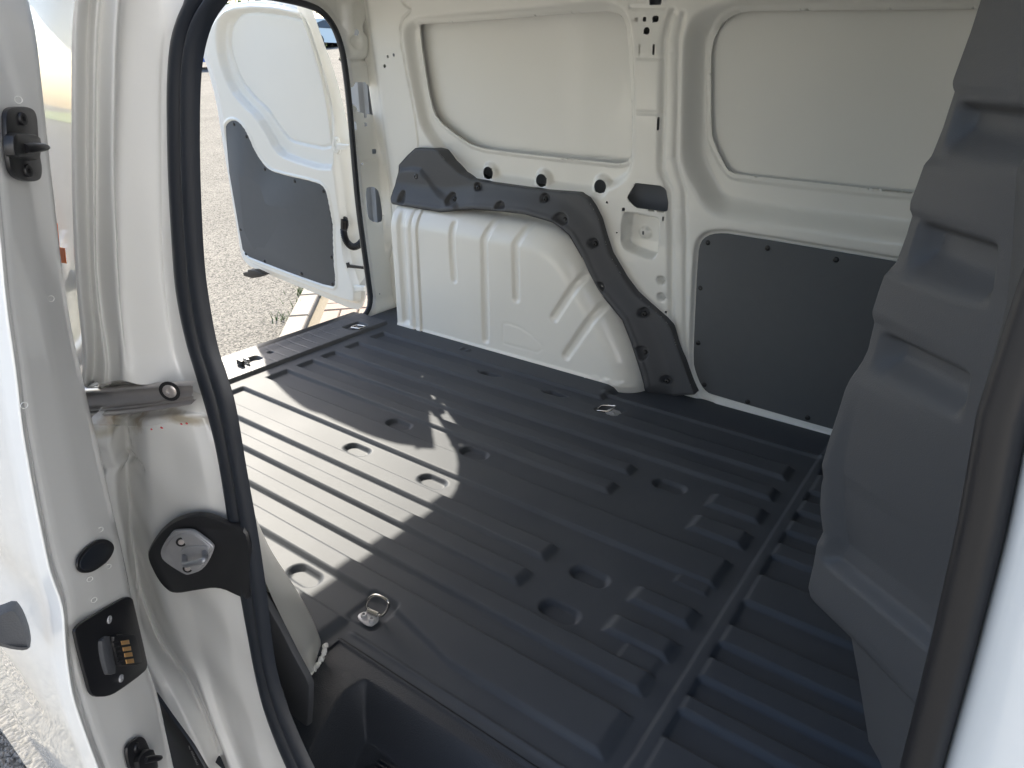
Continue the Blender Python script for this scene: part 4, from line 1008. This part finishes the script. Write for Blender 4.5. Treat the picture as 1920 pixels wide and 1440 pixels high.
# weeds along the kerb
V = []; Fs = []
for (u, v, n_w, sp_) in ((585,553,60,.06), (560,575,20,.06), (548,600,50,.08), (640,520,40,.1), (664,405,90,.12), (583,549,90,.06)):
    c = on_ground(u, v)
    for k in range(n_w):
        x = c[0] + random.gauss(0, sp_); y = c[1] + random.gauss(0, sp_ * .6); z = float(gy(x, y)); a = random.random() * 6.3; hgt = .02 + .05 * random.random(); w = .004; b = len(V)
        V += [(x - w * math.sin(a), y + w * math.cos(a), z), (x + w * math.sin(a), y - w * math.cos(a), z), (x + hgt * .6 * math.cos(a), y + hgt * .6 * math.sin(a), z + hgt)]; Fs.append((b, b + 1, b + 2))
w_ = mesh('weeds', V, Fs, 'leaf'); w_['kind'] = 'stuff'; w_['label'] = 'small green weeds growing along the kerb'
# grass bank and trees far behind
cw = ray(610, 88); cw = CAM + cw / F * 51
fwd = np.array([cw[0], cw[1]]); fwd /= np.linalg.norm(fwd); sd_ = np.array([fwd[1], -fwd[0]])
def FP(dist, side, h=0.0): p = fwd * dist + sd_ * side; return np.array([p[0], p[1], float(gy(p[0], p[1])) + h])
V = []; Fs = []
nn1, nn2 = 40, 8
for i in range(nn1):
    for k in range(nn2):
        p = FP(52 + k * 5, -60 + i * 3.2, 1.6 * sst(k / 5) + .1 * random.random()); V.append(p)
for i in range(nn1 - 1):
    for k in range(nn2 - 1): Fs.append((i * nn2 + k, (i + 1) * nn2 + k, (i + 1) * nn2 + k + 1, i * nn2 + k + 1))
bk = mesh('grass_bank', V, Fs, 'dry', None, True); bk['kind'] = 'structure'; bk['label'] = 'grassy bank behind the car park'
V = []; Fs = []
for k in range(9000):
    d = 51 + 22 * random.random(); p = FP(d, random.uniform(-22, 22), 1.6 * float(sst((d - 52) / 25)) if d > 52 else 0); a = random.random() * 6.3; hgt = .3 + .6 * random.random(); b = len(V); w = .06
    V += [(p[0] - w * math.sin(a), p[1] + w * math.cos(a), p[2]), (p[0] + w * math.sin(a), p[1] - w * math.cos(a), p[2]), (p[0] + hgt * .3 * math.cos(a), p[1] + hgt * .3 * math.sin(a), p[2] + hgt)]; Fs.append((b, b + 1, b + 2))
gg = mesh('long_grass', V, Fs, 'dry'); gg['kind'] = 'stuff'; gg['label'] = 'long pale grass on the bank'
def tree(loc, h, w, label, dens=2600):
    t = thing('tree', label, 'tree', loc, 'trees behind the car park')
    me = tube('trunk', [(0, 0, 0), (.1, 0, h * .3), (0, .1, h * .7)], [h * .03, h * .022, h * .01], 'bark', None, 8); me.parent = t
    V = []; Fs = []
    lumps = [(random.gauss(0, w * .30), random.gauss(0, w * .30), h * random.uniform(.25, .9), w * random.uniform(.22, .38)) for _ in range(16)]
    for k in range(dens):
        lx, ly, lz, lr = random.choice(lumps); d = Vector((random.gauss(0, 1), random.gauss(0, 1), random.gauss(0, 1))).normalized() * lr * random.uniform(.6, 1.05)
        c = Vector((lx, ly, lz)) + d; s = random.uniform(.10, .22); a = Vector((random.gauss(0, 1), random.gauss(0, 1), random.gauss(0, 1))).normalized(); bq = a.orthogonal().normalized(); cc = a.cross(bq); b = len(V)
        V += [c + bq * s, c + cc * s * .6, c - bq * s, c - cc * s * .6]; Fs.append((b, b + 1, b + 2, b + 3))
    me = mesh('crown', V, Fs, 'leaf'); me.parent = t
for k, (sd, d, h, w, l) in enumerate(((-7, 92, 13, 8, 'broad dark green tree left of the silver hatchback, behind the bank'), (1.5, 95, 15, 9, 'tall dark green tree right behind the silver hatchback'), (9, 90, 12, 8, 'dark green tree right of the silver hatchback, seen over the bank'),
                                      (-16, 98, 14, 9, 'dark tree above the rear door, second from the left in the row'), (17, 96, 14, 9, 'rightmost dark green tree behind the car park'), (-26, 99, 14, 10, 'leftmost dark green tree behind the car park'))):
    tree(FP(d, sd), h, w, l)

def car(name, label, loc, yaw, paint, hatch=True, L=4.1, Wd=1.72, Ht=1.48):
    t = thing(name, label, 'car', loc, None)
    prof = [(-L/2, .35), (-L/2 - .02, .62), (-L/2 + .06, .92), (-L/2 + .32, 1.38), (-L/2 + .9, Ht), (-.1, Ht), (.55, Ht - .10), (1.15, .98), (L/2 - .25, .80), (L/2, .58), (L/2 - .02, .30), (L/2 - .3, .22), (-L/2 + .2, .22)]
    prof = chaikin(prof, 1); rows = []
    for yy, inset in ((-1, .10), (-.9, .02), (-.5, 0), (.5, 0), (.9, .02), (1, .10)):
        rows.append([(x * (1 - inset * .15), yy * Wd / 2 * (1 - .16 * sst((z - .85) / .6)), z - inset * .4 * (1 if z > .9 else -.3)) for x, z in prof])
    n = len(prof); V = [p for r in rows for p in r]; Fs = []
    for i in range(5):
        for k in range(n): Fs.append((i * n + k, i * n + (k + 1) % n, (i + 1) * n + (k + 1) % n, (i + 1) * n + k))
    Fs.append(tuple(range(n))[::-1]); Fs.append(tuple(range(5 * n, 6 * n)))
    b = mesh('body', V, Fs, paint, None, True, 40); b.parent = t
    def part(nm, V, Fs, m, par=t): o = mesh(nm, V, Fs, m); o.parent = par; return o
    xr = -L / 2
    part('rear_window', [(xr + .075, -.56, .98), (xr + .075, .56, .98), (xr + .27, .50, 1.34), (xr + .27, -.50, 1.34)], [(0, 1, 2, 3)], 'glass')
    for s in (-1, 1):
        yb = s * (Wd / 2 * .985); yt = s * (Wd / 2 * .86)
        part('side_window', [(xr + .55, yb, .95), (-.15, yb, .95), (-.15, yt, 1.36), (xr + .75, yt, 1.34)], [(0, 1, 2, 3)], 'glass')
        part('side_window', [(-.08, yb, .95), (.95, yb, .95), (.45, yt, 1.33), (-.08, yt, 1.36)], [(0, 1, 2, 3)], 'glass')
        boxo('tail_lamp', (xr + .06, s * (Wd / 2 - .14), .90), (.16, .24, .26), 'lamp', None, bev=.03).parent = t
        for wx in (-L / 2 + .72, L / 2 - .75):
            w = tube('wheel', [(wx, s * (Wd / 2 - .20), .31), (wx, s * (Wd / 2 + .01), .31)], .31, 'rubber', None, 20); w.parent = t
            r = tube('rim', [(wx, s * (Wd / 2 - .02), .31), (wx, s * (Wd / 2 + .02), .31)], .19, 'silver', None, 14); r.parent = w
    boxo('bumper', (xr + .02, 0, .42), (.16, Wd * .94, .24), paint, None, bev=.05).parent = t
    boxo('number_plate', (xr - .045, 0, .66), (.02, .5, .12), 'plate', None, bev=.004).parent = t
    t.rotation_euler = (0, 0, yaw)
    return t
va = math.atan2(cw[1], cw[0])
p = on_ground(611, 89); car('parked_car', 'silver hatchback parked at the far side of the car park', p, va - .75, 'silver')
p = on_ground(594, 87); car('parked_car', 'dark grey car half hidden by the rear door, nose behind the silver hatchback', p, va + .25, 'maroon', L=4.3, Ht=1.40)
p = on_ground(383, 128); car('parked_car', 'blue car partly hidden between the door seal and the open rear door', p, va + 1.15, 'blue', L=4.2)
# pale block added unseen ahead of the van to bounce sunlight onto it
bl = thing('bounce_block', 'pale rendered block with windows, added out of view to bounce sunlight onto the door frame', 'bounce_block', (4.0, -5.6, -.58))
def bpart(nm, c, sz, m, par=bl, bev=.01):
    o = boxo(nm, c, sz, m, None, bev=bev); o.parent = par; return o
bpart('wall', (0, -2, 2.6), (13, 4, 5.2), 'render'); bpart('roof', (0, -2.1, 5.3), (13.4, 4.0, .2), 'board'); bpart('plinth', (0, -1.99, .2), (13.1, 4.02, .4), 'kerb')
for i in range(4):
    w = bpart('window', (-4.6 + i * 3.1, .01, 3.6), (1.3, .06, 1.1), 'white'); bpart('pane', (-4.6 + i * 3.1, .05, 3.6), (1.15, .02, .95), 'glass', w, 0)
bl.rotation_euler = (0, 0, math.radians(82))
print('objects', len(bpy.data.objects))
